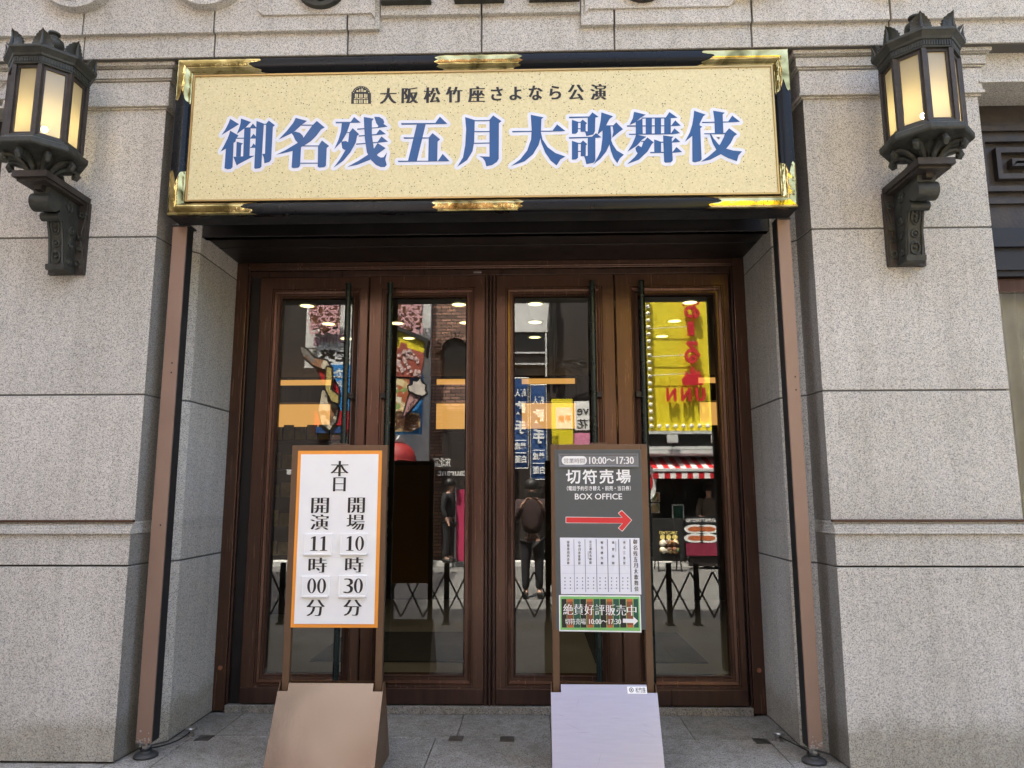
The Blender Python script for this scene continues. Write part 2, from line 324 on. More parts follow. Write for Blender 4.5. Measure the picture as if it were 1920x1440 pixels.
def put_text(mb, fr, t, x0, x1, z0, z1, off=0.0, smear=0.0, em=False, d=0.0006):
    """Letters filling the box x0..x1, z0..z1 of the frame. em: the box is the em square (full-width letters)."""
    vs, fs = glyph(t, off)
    if not vs: return
    if em: a0, a1, b0, b1 = 0.0, float(len(t)), -0.12, 0.88
    else:
        a0, a1 = min(v[0] for v in vs), max(v[0] for v in vs)+smear; b0, b1 = min(v[1] for v in vs), max(v[1] for v in vs)
    sx = (x1-x0)/max(a1-a0, 1e-6); sz = (z1-z0)/max(b1-b0, 1e-6)
    n = 1 if smear == 0 else max(2, int(math.ceil(smear/0.026))+1)
    for i in range(n):
        sh = smear*i/(n-1) if n > 1 else 0.0
        if em: sh -= smear/2
        mb.add([fr.p(x0+(v[0]+sh-a0)*sx, z0+(v[1]-b0)*sz, d+i*0.00025) for v in vs], fs)
def put_column(mb, fr, chars, xc, ztop, size, pitch, **kw):
    w = kw.pop('width', size)
    for i, c in enumerate(chars):
        if c == ' ': continue
        zt = ztop-i*pitch
        put_text(mb, fr, c, xc-w/2, xc+w/2, zt-size, zt, em=True, **kw)
def rect(mb, fr, x0, x1, z0, z1, d=0.0): mb.add([fr.p(x0, z0, d), fr.p(x1, z0, d), fr.p(x1, z1, d), fr.p(x0, z1, d)], [(0, 1, 2, 3)])
def shape(mb, fr, poly, d=0.0):
    tri = tessellate_polygon([[Vector((a, b, 0)) for a, b in poly]]); mb.add([fr.p(a, b, d) for a, b in poly], [tuple(t) for t in tri])
def grow(poly, r):                               # polygon pushed outwards by r with rounded corners
    n = len(poly); A = sum(poly[i][0]*poly[(i+1) % n][1]-poly[(i+1) % n][0]*poly[i][1] for i in range(n))
    if A < 0: poly = poly[::-1]
    out = []
    for i in range(n):
        p0, p1, p2 = Vector(poly[i-1]), Vector(poly[i]), Vector(poly[(i+1) % n])
        d1 = (p1-p0).normalized() if (p1-p0).length > 1e-9 else Vector((1, 0)); d2 = (p2-p1).normalized() if (p2-p1).length > 1e-9 else d1
        n1, n2 = Vector((d1.y, -d1.x)), Vector((d2.y, -d2.x)); cr = d1.x*d2.y-d1.y*d2.x
        if cr > 0.05:
            a1, a2 = math.atan2(n1.y, n1.x), math.atan2(n2.y, n2.x)
            if a2 < a1: a2 += 2*math.pi
            for k in range(4): a = a1+(a2-a1)*k/3; out.append((p1.x+math.cos(a)*r, p1.y+math.sin(a)*r))
        else:
            m = n1+n2; m = m/max(m.length, 1e-6); k = min(1.4, 1/max(0.3, m.dot(n1))); out.append((p1.x+m.x*r*k, p1.y+m.y*r*k))
    return out
# ---------------------------------------------------------------- the theatre: one building, its parts as children
XL, XR, FXL, FXR, D = -2.16, 1.945, -2.03, 1.803, 0.94
JZ = [0.0, 1.088, 2.107, 3.117, 3.98]
theatre = thing('theatre_building', (-0.11, 0.5, 0), 'grey granite theatre front with four bronze glass doors and flanking piers', 'theatre')
G = 0.0055
def pier_plan(side, yf, grow_in=0.0):
    xo, xc, xr = (-3.215, XL+grow_in, FXL) if side < 0 else (3.04, XR-grow_in, FXR)
    s = 1 if side < 0 else -1
    a = [(xo, yf), (xc, yf), (xc+s*0.02, 0.20), (xr-s*0.025, 0.30), (xr, 0.33), (xr, 1.3), (xo, 1.3)]
    return a
def add_course(mb, plan, z0, z1, dark_face=False):
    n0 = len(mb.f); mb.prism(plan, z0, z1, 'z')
    if dark_face:
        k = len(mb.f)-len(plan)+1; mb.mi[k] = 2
for side in (-1, 1):
    mb = MB()
    for z0, z1, yf in ((0.012, JZ[1]-G, -0.035), (JZ[1]+G, 1.272, -0.035), (1.345, JZ[2]-G, 0.0), (JZ[2]+G, JZ[3]-G, 0.0), (JZ[3]+G, JZ[4], 0.0)):
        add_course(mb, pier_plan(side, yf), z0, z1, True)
    # rounded water-table moulding in small steps
    for k in range(6):
        a0, a1 = k/6, (k+1)/6
        add_course(mb, pier_plan(side, -0.052+0.030*(a1**2.2), 0.006*(1-a1)), 1.272+0.055*a0, 1.272+0.055*a1+0.0002)
    add_course(mb, pier_plan(side, -0.012), 1.3272, 1.345)
    mb.m = 1
    inner = [(x+(0.004 if x < -1 and side < 0 else 0)*0, y) for x, y in pier_plan(side, 0.006)]
    cx = sum(p[0] for p in inner)/len(inner)
    mb.prism([(cx+(x-cx)*0.985, y if y > 1 else y) for x, y in inner], 0.0, 4.2, 'z')
    mb.build('pier', [M['granite'], M['mortar'], M['granite_dark']], theatre, bevel=0.003)
    mt = MB()
    for z0, z1, p in ((3.98, 3.992, 0.012), (3.992, 4.012, 0.030), (4.012, 4.165, 0.022), (4.168, 4.178, 0.034), (4.178, 4.24, 0.046), (4.245, 4.252, 0.055), (4.252, 4.278, 0.072)):
        pl = pier_plan(side, -p, p)
        s = 1 if side < 0 else -1
        pl = [(pl[0][0]-s*p, pl[0][1])] + pl[1:6] + [(pl[6][0]-s*p, 1.3)]
        mt.prism(pl, z0, z1-0.001, 'z')
    mt.build('cornice_moulding', M['granite'], theatre, bevel=0.003)
    st = MB(); xa, xb = (-3.23, XL+0.004) if side < 0 else (XR-0.004, 3.05)
    st.box(xa, xb, -0.030, 0.0, 1.339, 1.353)
    st.build('bronze_strip', M['bronze'], theatre, bevel=0.003)
# stones above the opening
lt = MB(); xs = [-6.0, -4.4, -3.54, -2.674, -1.818, -0.955, -0.096, 0.747, 1.61, 2.47, 3.33, 4.2, 6.0]
for a, b in zip(xs, xs[1:]): lt.box(a+G, b-G, -0.105, 0.30, 4.279, 4.60)
lt.m = 1; lt.box(-5.9, 5.9, -0.095, 0.28, 4.275, 4.64)
lt.build('lintel', [M['granite'], M['mortar']], theatre, bevel=0.003)
fz = MB()
def frieze(x0, x1, z0, z1, y):
    cuts = [x0]+[x for x in xs if x0+.02 < x < x1-.02]+[x1]
    for a, b in zip(cuts, cuts[1:]): fz.box(a+(G if a != x0 else 0), b-(G if b != x1 else 0), y, 0.28, z0, z1)
frieze(-6, -0.748, 4.432, 4.9, -0.135); frieze(-0.742, 0.530, 4.525, 4.9, -0.137); frieze(0.536, 6, 4.432, 4.9, -0.135)
fz.prism([(-1.53, 4.9), (-1.53, 4.565), (-1.50, 4.535), (-0.80, 4.535), (-0.775, 4.50), (-0.775, 4.9)], -0.150, -0.13)
fz.prism([(1.50, 4.9), (1.50, 4.565), (1.47, 4.535), (0.585, 4.535), (0.56, 4.50), (0.56, 4.9)], -0.150, -0.13)
fz.box(-6, 6, -0.15, 0.28, 4.903, 9.4)
fz.build('frieze', M['granite'], theatre, bevel=0.004)
co = MB(); co.box(-6, 6, -0.55, -0.151, 6.05, 6.15); co.box(-6, 6, -0.95, -0.151, 6.151, 6.30); co.box(-6, 6, -1.05, -0.151, 6.301, 6.42); co.build('shade_overhang', M['granite'], theatre, bevel=.01)  # unseen overhang added above the view to shade the upper wall
for cx in (-2.70, -1.85, 1.62, 2.48):                                 # carved stone roundels
    md = MB()
    for r0, r1, y0 in ((0.25, 0.21, -0.20), (0.19, 0.0, -0.175)):
        n = 40
        vs = []
        for k in range(n):
            c, s_ = math.cos(2*math.pi*k/n), math.sin(2*math.pi*k/n)
            vs += [(cx+r0*c, -0.13, 4.83+r0*s_), (cx+r0*c*.99, y0, 4.83+r0*.99*s_), (cx+r1*c, y0, 4.83+r1*s_), (cx+r1*c, -0.14, 4.83+r1*s_)]
        fs = []
        for k in range(n):
            a, b = 4*k, 4*((k+1) % n)
            fs += [(a, b, b+1, a+1), (a+1, b+1, b+2, a+2), (a+2, b+2, b+3, a+3)]
        md.add(vs, fs)
    md.build('stone_roundel', M['granite'], theatre)
for cx in (-1.122, 0.926):                                            # bronze rosettes
    md = MB(); r = 0.165; zc = 4.565+r
    def rim(r0, r1, y0, y1, n=36): md.add([(cx+q*math.cos(2*math.pi*k/n), y, zc+q*math.sin(2*math.pi*k/n)) for q, y in ((r0, y0), (r1, y1)) for k in range(n)], [(k, (k+1) % n, n+(k+1) % n, n+k) for k in range(n)])
    rim(r, r, -0.13, -0.19); rim(r, r*.86, -0.19, -0.195); rim(r*.86, r*.82, -0.195, -0.172); rim(r*.82, 0.001, -0.172, -0.172)
    for k in range(8):
        a = 2*math.pi*k/8
        md.tube([(cx+q*math.cos(a), -0.178-h, zc+q*math.sin(a)) for q, h in ((0.03, 0.012), (0.07, 0.014), (0.11, 0.010), (0.13, 0.0))], [0.008, 0.022, 0.024, 0.006], 8)
    md.ball((cx, -0.18, zc), 0.03, 8)
    md.build('bronze_rosette', M['patina'], theatre, smooth=True)
for x0, x1 in ((-0.738, -0.415), (-0.267, 0.051), (0.208, 0.528)):    # feet of the raised bronze letters
    md = MB(); md.box(x0, x1, -0.185, -0.13, 4.592, 4.635); md.box(x0, x0+0.05, -0.185, -0.13, 4.638, 4.9); md.box(x1-0.05, x1, -0.185, -0.13, 4.638, 4.9)
    md.box(x0+0.07, x1-0.07, -0.175, -0.13, 4.645, 4.675); md.box(x0+.05, x1-.05, -0.145, -0.13, 4.638, 4.9)
    md.build('bronze_letter', M['patina'], theatre, bevel=0.004)
# body of the building behind the front: roof, sides, back; unseen tall left block added to shade the street
b = MB(); b.box(-14, 14, 0.1, 12, 9.405, 9.7); b.box(-14, -6, -0.1, 12, 0, 9.4); b.box(-26, -6.5, -0.1, 12, 9.71, 22); b.box(6, 14, -0.1, 12, 0, 9.4); b.box(-6, 6, 11.6, 11.9, 0, 9.4); b.box(-6, 6, 0.31, 11.6, 4.7, 4.9)
b.build('wall_and_shade_block', M['granite'], theatre)
# soffit over the recessed entrance
sf = MB(); sf.box(FXL+.002, FXR-.002, 0.36, 0.945, 3.25, 3.32); sf.box(FXL+.004, FXR-.004, 0.34, 0.385, 3.232, 3.62); sf.box(FXL+.004, FXR-.004, 0.33, 0.395, 3.232, 3.248)
sf.box(FXL+.004, FXR-.004, 0.60, 0.606, 3.246, 3.2505); sf.box(XL, XR, 0.12, 0.35, 4.05, 4.2); sf.box(XL+.03, XR-.03, 0.30, 0.34, 3.62, 4.1)
sf.build('entrance_soffit', M['bronze_dark'], theatre, bevel=0.003)
# bronze door surround
ds = MB()
ds.box(FXL, FXL+0.085, 0.935, 1.03, 0.012, 3.249); ds.box(FXR-0.085, FXR, 0.935, 1.03, 0.012, 3.249)
ds.box(FXL+0.0855, FXR-0.0855, 0.94, 1.03, 3.19, 3.2485)
ds.box(FXL+0.0855, FXR-0.0855, 0.925, 0.9395, 3.200, 3.214)
ds.m = 1
ds.box(FXL+0.0855, FXL+0.100, 0.952, 1.03, 0.03, 3.189); ds.box(FXR-0.100, FXR-0.0855, 0.952, 1.03, 0.03, 3.189)
ds.box(FXL+0.1005, FXR-0.1005, 0.965, 1.03, 3.143, 3.189)
ds.m = 2
ds.box(FXL+0.1005, -1.853, 0.975, 1.03, 0.03, 3.142); ds.box(1.693, FXR-0.1005, 0.975, 1.03, 0.03, 3.142)
surround = ds.build('door_surround', [M['bronze'], M['bronze_mid'], M['bronze_dark']], theatre, bevel=0.004)
mu = MB()
for x0, x1, y in ((-0.132, -0.112, 0.955), (-0.111, -0.103, 0.968), (-0.102, -0.086, 0.945), (-0.085, -0.077, 0.968), (-0.076, -0.056, 0.955)): mu.box(x0, x1, y, 1.03, 0.03, 3.142)
mu.build('centre_mullion', M['bronze_mid'], theatre, bevel=0.003)
th = MB(); th.box(FXL+0.09, FXR-0.09, 0.93, 1.10, 0.0, 0.052); th.build('threshold', M['paving'], theatre, bevel=0.004)
pl = MB(); pl.box(-0.225, -0.165, 0.960, 0.9655, 3.160, 3.172); pl.build('maker_plate', M['chrome'], theatre, bevel=.001)
# the four doors
DOORS = [(-1.850, -1.018, -1.681, -1.146, 1), (-1.012, -0.134, -0.845, -0.285, -1), (-0.054, 0.832, 0.090, 0.669, 1), (0.838, 1.690, 1.020, 1.573, -1)]
for x0, x1, g0, g1, hs in DOORS:
    z0, z1, gz0, gz1 = 0.058, 3.139, 0.257, 2.972
    d = MB()
    o = (x0, x1, z0, z1); m1 = (g0-0.075, g1+0.075, 0.172, gz1+0.075)
    def R(e): return (g0-e, g1+e, gz0-e*1.1, gz1+e)
    d.rings([(o, 1.03), (o, 0.957), ((x0+.006, x1-.006, z0+.006, z1-.006), 0.951), (R(0.074), 0.951), (R(0.070), 0.962), (R(0.062), 0.962), (R(0.054), 0.956), (R(0.036), 0.960), (R(0.034), 0.968), (R(0.018), 0.968), (R(0.012), 0.964), (R(0.0), 0.980), (R(0.0), 1.012)])
    d.rings([(o, 1.03), (R(0.0), 1.012)])
    door = d.build('door', M['bronze'], theatre)
    k = MB(); k.box(x0+0.006, x1-0.006, 0.944, 0.9505, z0+0.004, 0.166); k.build('kick_plate', M['bronze_mid'], door, bevel=0.003)
    g = MB(); g.add([(g0-.004, GLASS, gz0-.004), (g1+.004, GLASS, gz0-.004), (g1+.004, GLASS, gz1+.004), (g0-.004, GLASS, gz1+.004)], [(0, 1, 2, 3)]); g.build('glass', M['door_glass'], door)
    hx = g1-0.006 if hs > 0 else g0+0.006
    h = MB(); h.tube([(hx, 0.872, 0.16), (hx, 0.872, 3.06)], 0.0215, 16)
    hd = h.build('pull_handle', M['handle'], door, smooth=True)
    e = hs*0.058
    for bz in (2.215, 0.62):
        bk = MB(); bk.box(min(hx, hx+e), max(hx, hx+e), 0.880, 0.951, bz-0.02, bz+0.02); bk.build('handle_bracket', M['bronze_dark'], door, bevel=0.003)
# windows beside the piers
def side_window(x0, x1, flip):
    wn = MB(); wn.rings([((x0, x1, 0.95, 4.06), 0.10), ((x0, x1, 0.95, 4.06), 0.30)])
    wn.box(x0, x1, 0.20, 0.30, 2.865, 3.185); wn.box(x0, x1, 0.17, 0.30, 3.05, 3.09); wn.box(x0, x1, 0.18, 0.30, 2.90, 2.93)
    win = wn.build('window', M['bronze_dark'], theatre)
    p = MB(); p.box(x0, x1, 0.25, 0.30, 3.188, 4.055)
    def fr(e, y): return (x0+e if not flip else x0, x1-e if flip else x1, 3.40+e-.05, 3.90-e+.05)
    for e, y in ((0.03, 0.225), (0.12, 0.215), (0.21, 0.205), (0.30, 0.195)):
        q = fr(e, y); r = fr(e+0.035, y); zq0, zq1 = 3.36+(e-.03)*0.9, 3.90-(e-.03)*0.9
        xa, xb = (x0+e, x1+0.3) if not flip else (x0-0.3, x1-e)
        p.rings([((xa, xb, zq0, zq1), 0.25), ((xa, xb, zq0, zq1), y), ((xa+.03, xb-.03, zq0+.035, zq1-.035), y), ((xa+.03, xb-.03, zq0+.035, zq1-.035), 0.25)])
    p.build('relief_panel', M['patina_brown'], win)
    f = MB(); f.box(x0, x1, 0.24, 0.30, 2.775, 2.862); f.build('frame', M['bronze'], win, bevel=0.004)
    f = MB(); f.box(x0, x1, 0.24, 0.30, 0.95, 1.02); f.build('sill', M['bronze'], win, bevel=0.004)
    gl = MB(); gl.add([(x0, 0.28, 1.0), (x1, 0.28, 1.0), (x1, 0.28, 2.8), (x0, 0.28, 2.8)], [(0, 1, 2, 3)]); gl.build('pane', M['window_glass'], win)
    c = MB(); n = 260; vs = []
    for i in range(n+1):
        x = x0+(x1-x0)*i/n; y = 0.36+0.040*math.sin(i*0.62)+0.015*math.sin(i*0.23+1)
        vs += [(x, y, 0.9), (x, y*1.0, 2.86)]
    c.add(vs, [(2*i, 2*i+2, 2*i+3, 2*i+1) for i in range(n)]); c.build('curtain', M['curtain'], win, smooth=True)
    w2 = MB(); w2.box(x0, x1, 0.0, 0.5, 0.012, 0.95); w2.build('window_apron', M['granite'], theatre, bevel=0.003); w2 = MB(); w2.box(x0-0.002, x1+.002, -0.012, 0.5, 4.062, 4.135); w2.box(x0-.002, x1+.002, 0.0, 0.5, 4.137, 4.277); w2.box(x0-0.004, x1+.004, -0.035, 0.5, 4.056, 4.075)
    w2.build('window_lintel', M['granite'], theatre, bevel=0.003)
side_window(3.044, 6.0, False); side_window(-6.0, -3.219, True)
# lobby shell behind the doors
lb = MB(); LX0, LX1, LY = -5.0, 5.0, 6.05
lb.box(LX0-.2, LX0, 1.04, LY, 0, 4.6); lb.box(LX1, LX1+.2, 1.04, LY, 0, 4.6); lb.box(LX0, LX1, LY, LY+.2, 0, 4.6)
lb.box(LX0, FXL, 1.031, 1.10, 0, 4.6); lb.box(FXR, LX1, 1.031, 1.10, 0, 4.6); lb.box(FXL, FXR, 1.031, 1.10, 3.15, 4.6)
for x in (-4.2, -3.4, -2.6, -1.8, -1.0, -0.2, 0.6, 1.4, 2.2, 3.0, 3.8): lb.box(x, x+.03, LY-.015, LY, 0.1, 3.2)

lb.build('lobby_wall', M['lobby_wall'], theatre)
lc = MB(); lc.box(LX0, LX1, 1.10, LY, 3.205, 3.3); lc.build('lobby_ceiling', M['lobby_ceiling'], theatre)
lf = MB(); lf.box(LX0, LX1, 1.10, LY, 0.0, 0.05); structure(lf.build('lobby_floor', M['lobby_floor']))

# ---------------------------------------------------------------- ground
gd = MB(); gd.box(-60, 60, -60, 40, -0.3, -0.012); structure(gd.build('ground', M['mortar']))
pv = MB(); g2 = 0.0025
def slab(x0, x1, y0, y1): pv.box(x0+g2, x1-g2, y0+g2, y1-g2, -0.05, 0.0)
for y0, y1, js in ((0.445, 1.12, [-2.2, -1.80, -0.85, -0.27, 0.32, 1.205, 2.0]),):
    for a, c in zip(js, js[1:]): slab(a, c, y0, y1)
for a, c in zip([-1.93, -1.05, -0.40, 0.62, 1.655], [-1.05, -0.40, 0.62, 1.655]): slab(a, c, -0.42, 0.445)
slab(-2.2, -1.93, -0.42, 0.445); slab(1.655, 2.2, -0.42, 0.445)
for i in range(12):
    for j in range(3): slab(-9+i*1.5+(j % 2)*.7, -9+(i+1)*1.5+(j % 2)*.7, -0.42-(j+1)*0.8, -0.42-j*0.8)
for a, c in zip([-9, -7.5, -6, -4.5, -3.2, -2.2], [-7.5, -6, -4.5, -3.2, -2.2]): slab(a, c, -0.42, 0.3)
for a, c in zip([2.2, 3.2, 4.5, 6, 7.5], [3.2, 4.5, 6, 7.5, 9]): slab(a, c, -0.42, 0.3)
structure(pv.build('pavement', M['paving'], bevel=0.003))
sr = MB(); sr.box(-40, 40, -9.3, -2.83, -0.05, -0.004); structure(sr.build('street', M['street']))
# ---------------------------------------------------------------- the big framed sign over the entrance
SX0, SX1, SZ0, SZ1, SYF = -2.046, 1.832, 3.212, 4.262, -0.085
sign = thing('entrance_sign', (-0.11, 0.1, 0), 'large cream playbill sign with blue lettering in a black and gold frame', 'sign')
FW = 0.112
PROF = [(0.0, -0.070), (0.0, -0.098), (0.002, -0.108), (0.007, -0.114), (0.016, -0.117), (0.030, -0.1185), (0.045, -0.119), (0.056, -0.118), (0.063, -0.115), (0.070, -0.109), (0.080, -0.097), (0.087, -0.086), (0.092, -0.082)]
def inset(t): return (SX0+t, SX1-t, SZ0+t, SZ1-t)
fm = MB(); fm.rings([(inset(t), y) for t, y in PROF]+[(inset(0.0925), -0.080), (inset(0.097), -0.080)])
fm.m = 1; fm.rings([(inset(0.0965), -0.0805), (inset(0.0975), -0.091), (inset(0.108), -0.091), (inset(0.109), -0.080)])
fm.m = 2; fm.box(SX0+.0015, SX1-.0015, -0.0745, 0.068, SZ0+.0015, SZ1-.0015)
fm.build('frame', [M['black_lacquer'], M['gold_trim'], M['black']], sign, smooth=True)
pn = MB(); pn.box(*inset(0.105)[:2], -0.083, -0.0747, *inset(0.105)[2:]); panel = pn.build('panel', M['cream'], sign)
# gold mounts
def prof_at(n=30):
    P = PROF[1:]; L = [0]
    for a, b_ in zip(P, P[1:]): L.append(L[-1]+math.hypot(b_[0]-a[0], b_[1]-a[1]))
    out = []
    for i in range(n+1):
        s_ = L[-1]*i/n
        for k in range(len(P)-1):
            if s_ <= L[k+1]+1e-9: f = (s_-L[k])/(L[k+1]-L[k]); out.append((P[k][0]+f*(P[k+1][0]-P[k][0]), P[k][1]+f*(P[k+1][1]-P[k][1]), i/n)); break
    return out
PR = prof_at()
def cusp_h(u): return -0.085*max(0, 1-abs(2*u-1.05)*1.7)**0.8 + 0.012*math.sin(u*26) - 0.02*abs(math.sin(u*9.5))
def cusp_v(u): return -0.075*max(0, 1-abs(2*u-1)*2.0)**1.3 + 0.010*math.sin(u*22) - 0.012*abs(math.sin(u*12))
def arm(mb, horiz, sx, sz, L, cusp):
    xo = SX0 if sx > 0 else SX1; zo = SZ0 if sz > 0 else SZ1; rows = []; M_ = 10
    for t, y, u in PR:
        a, e = t, L+cusp(u); row = []
        for k in range(M_+1):
            q = a+(e-a)*k/M_; yy = y-0.0035-0.0015*math.sin(q*70+u*9)*math.sin(u*15)
            p = (xo+sx*q, yy, zo+sz*t) if horiz else (xo+sx*t, yy, zo+sz*q); row.append(p)
        rows.append(row)
    W = M_+1
    mb.add([p for r in rows for p in r], [(i*W+k, i*W+k+1, (i+1)*W+k+1, (i+1)*W+k) for i in range(len(rows)-1) for k in range(M_)])
for sx in (1, -1):
    for sz in (1, -1):
        c = MB(); arm(c, True, sx, sz, 0.56, cusp_h); arm(c, False, sx, sz, 0.30, cusp_v)
        c.build('gold_corner', M['gold'], sign, smooth=True)
for sz in (1, -1):
    c = MB(); zo = SZ0 if sz > 0 else SZ1; rows = []
    for t, y, u in PR[3:]:
        hw = 0.225+0.045*math.sin(math.pi*u)**0.7+0.012*math.sin(u*25); row = []
        for k in range(17):
            q = -0.115+hw*(2*k/16-1); row.append((q, y-0.004-0.0012*math.sin(q*60+u*8), zo+sz*t))
        rows.append(row)
    W = 17; c.add([p for r in rows for p in r], [(i*W+k, i*W+k+1, (i+1)*W+k+1, (i+1)*W+k) for i in range(len(rows)-1) for k in range(16)])
    c.build('gold_clasp', M['gold'], sign, smooth=True)
PY = -0.0834; PF = flatframe(PY)
STROKES = [
 (400, 195, 220/1920, """278,245 425,335 395,352 135,512 200,420 255,310|278,440 415,518 375,570 365,620 335,640 318,1035 290,1065 235,1072 185,1055 208,735 120,785 175,690 235,570 262,500|455,240 620,300 590,325 530,390 385,495 425,400 448,320|530,388 605,385 650,322 710,392 705,404 530,404|510,395 615,395 595,857 490,862|375,556 615,554 660,490 700,535 700,570 375,572|385,620 490,650 460,675 452,862 375,865|605,712 630,700 660,648 700,690 700,722 605,722|330,868 460,862 595,853 680,850 405,994 388,1015|710,280 830,325 800,820 790,1030 765,1055 690,1065 672,1050|825,330 868,325 910,275 1012,352 978,380 950,915 920,952 838,975 828,880 802,822 848,818 866,345 825,345"""),
 (400, 195, 220/1920, """1350,230 1535,280 1440,350 1335,450 1270,490 1072,582 1200,450 1310,310|1620,355 1695,280 1825,388 1765,418 1690,520 1600,610 1480,690 1300,772 1030,832 1180,760 1380,640 1480,550 1560,440|1430,342 1640,342 1630,357 1425,357|1280,478 1340,455 1420,475 1465,520 1480,560 1450,640 1385,640 1340,590 1310,520|1300,768 1440,690 1420,1015 1395,1045 1310,1052 1282,1040|1430,682 1725,682 1725,698 1430,698|1415,964 1720,964 1720,980 1415,980|1715,695 1780,600 1897,690 1858,725 1845,1010 1820,1035 1740,1045 1710,1030"""),
 (610, 195, 250/1920, """150,260 368,260 415,190 512,272 155,282|240,272 362,268 310,420 240,540 130,655 190,520 225,400|318,408 352,408 395,350 490,440 460,460 440,560 360,700 260,820 120,920 210,800 290,670 330,550 346,420 312,420|230,545 300,535 340,560 320,650 280,665 245,640|555,190 700,215 672,250 672,450 700,640 755,750 800,775 840,770 890,700 865,800 885,880 860,910 800,912 730,880 660,810 600,700 570,500 560,300|705,188 780,190 835,225 850,265 840,290 900,330 770,347 755,335 765,320 735,280|460,358 770,336 770,349 462,374|482,457 735,436 785,368 875,438 740,452 484,473|445,574 755,548 810,470 905,545 760,564 446,590|755,565 870,640 800,690 640,810 460,880 320,908 480,820 620,730 700,650"""),
 (610, 195, 250/1920, """1090,278 1585,275 1650,185 1760,290 1100,302|1320,290 1447,290 1318,826 1190,828|1125,483 1490,485 1545,422 1655,512 1618,545 1612,828 1482,828 1490,498 1132,504|1045,820 1625,820 1690,720 1790,828 1050,838"""),
 (840, 195, 230/1920, """268,208 420,255 410,600 385,740 300,880 145,985 235,840 270,650 285,400|412,257 660,254 660,270 412,273|410,428 660,426 660,442 410,444|402,610 660,606 660,622 402,626|650,250 707,182 838,272 798,305 795,860 765,910 690,960 600,978 580,900 545,850 490,822 650,828"""),
 (840, 195, 230/1920, """1295,172 1497,212 1462,240 1452,520 1420,640 1330,790 1200,900 985,975 1130,870 1240,730 1300,560 1310,400|1003,426 1636,420 1707,322 1840,428 1640,434 1008,448|1455,450 1480,560 1560,680 1680,770 1838,825 1760,870 1700,965 1610,890 1520,760 1460,610 1448,540"""),
 (1050, 185, 240/1920, """135,274 435,270 485,208 580,278 530,287 137,296|415,283 530,280 525,490 500,540 395,565 378,510 365,490 415,492|178,320 272,350 268,500 240,528 178,530|268,351 305,351 340,318 405,370 385,390 385,500 308,500 308,366 268,366|266,448 315,448 315,462 266,462|133,582 478,574 540,520 620,584 560,590 137,603|415,588 530,588 530,930 500,965 395,985 375,900 360,868 415,860|178,635 272,665 270,890 240,915 178,918|268,668 310,667 345,630 408,685 388,705 385,867 310,868 312,684 268,684|268,788 318,787 318,802 268,803|620,210 795,268 742,308 685,415 640,480 560,545 590,430 610,330|685,404 798,404 842,358 945,462 890,500 780,592 800,500 790,420 685,420|640,420 757,420 772,600 742,690 690,800 600,910 500,990 560,890 612,780 635,600|758,600 790,690 850,780 958,845 900,895 858,972 800,890 760,780 742,690"""),
 (1050, 185, 240/1920, """1110,200 1285,243 1210,290 1130,360 1040,400 1090,300|1222,287 1585,285 1640,203 1762,290 1600,300 1222,302|1135,350 1235,298 1240,534 1135,534|1285,298 1378,298 1376,532 1285,532|1420,298 1515,298 1515,532 1420,532|1562,298 1662,298 1660,530 1562,530|1003,405 1670,404 1728,328 1810,408 1670,416 1005,424|1030,530 1665,522 1715,450 1800,522 1680,540 1035,546|1140,540 1295,575 1230,620 1150,710 1010,800 1080,690 1120,600|1215,638 1265,636 1310,585 1405,660 1380,680 1310,800 1180,920 1005,985 1120,880 1210,760 1250,652 1215,652|1130,745 1170,705 1220,730 1210,800 1165,825 1140,790|1410,615 1515,650 1515,812 1412,812|1505,650 1680,648 1732,590 1805,655 1680,664 1505,666|1545,555 1700,575 1675,600 1690,930 1660,960 1580,965 1560,950|1348,803 1690,800 1745,728 1830,805 1690,816 1356,822"""),
 (1260, 185, 160/1646, """425,235 648,312 600,345 530,490 535,520 580,545 545,575 570,1170 540,1210 440,1232 392,1220 388,720 245,840 340,660 390,500 415,350|575,452 1082,444 1160,330 1310,450 1080,464 582,474|790,235 1018,275 975,310 990,675 825,676 815,400|618,672 1025,664 1100,575 1253,690 1195,730 1130,860 1050,960 930,1080 740,1180 550,1222 700,1120 850,990 940,860 1000,740 1015,688 626,692|722,680 752,686 800,770 900,890 1050,970 1180,1005 1350,1020 1280,1100 1250,1212 1080,1150 940,1075 850,985 780,860"""),
]
halo, letters = MB(), MB()
for ox, oy, sc, txt in STROKES:
    for i, pl_ in enumerate(txt.split('|')):
        poly = []
        for q in pl_.split():
            x, y = q.split(','); p = at(ox+float(x)*sc, oy+float(y)*sc, PY); poly.append((p.x, p.z))
        shape(halo, PF, grow(poly, 0.021), 0.0008+0.00006*i); shape(letters, PF, poly, 0.0028+0.00006*i)
halo.build('letter_outline', M['white'], panel); letters.build('title_lettering', M['blue'], panel)
def zbox(y, ox, oy, sc, x0, y0, x1, y1):
    a, b_ = at(ox+x0*sc, oy+y0*sc, y), at(ox+x1*sc, oy+y1*sc, y); return (a.x, b_.x, b_.z, a.z)
sub = MB()
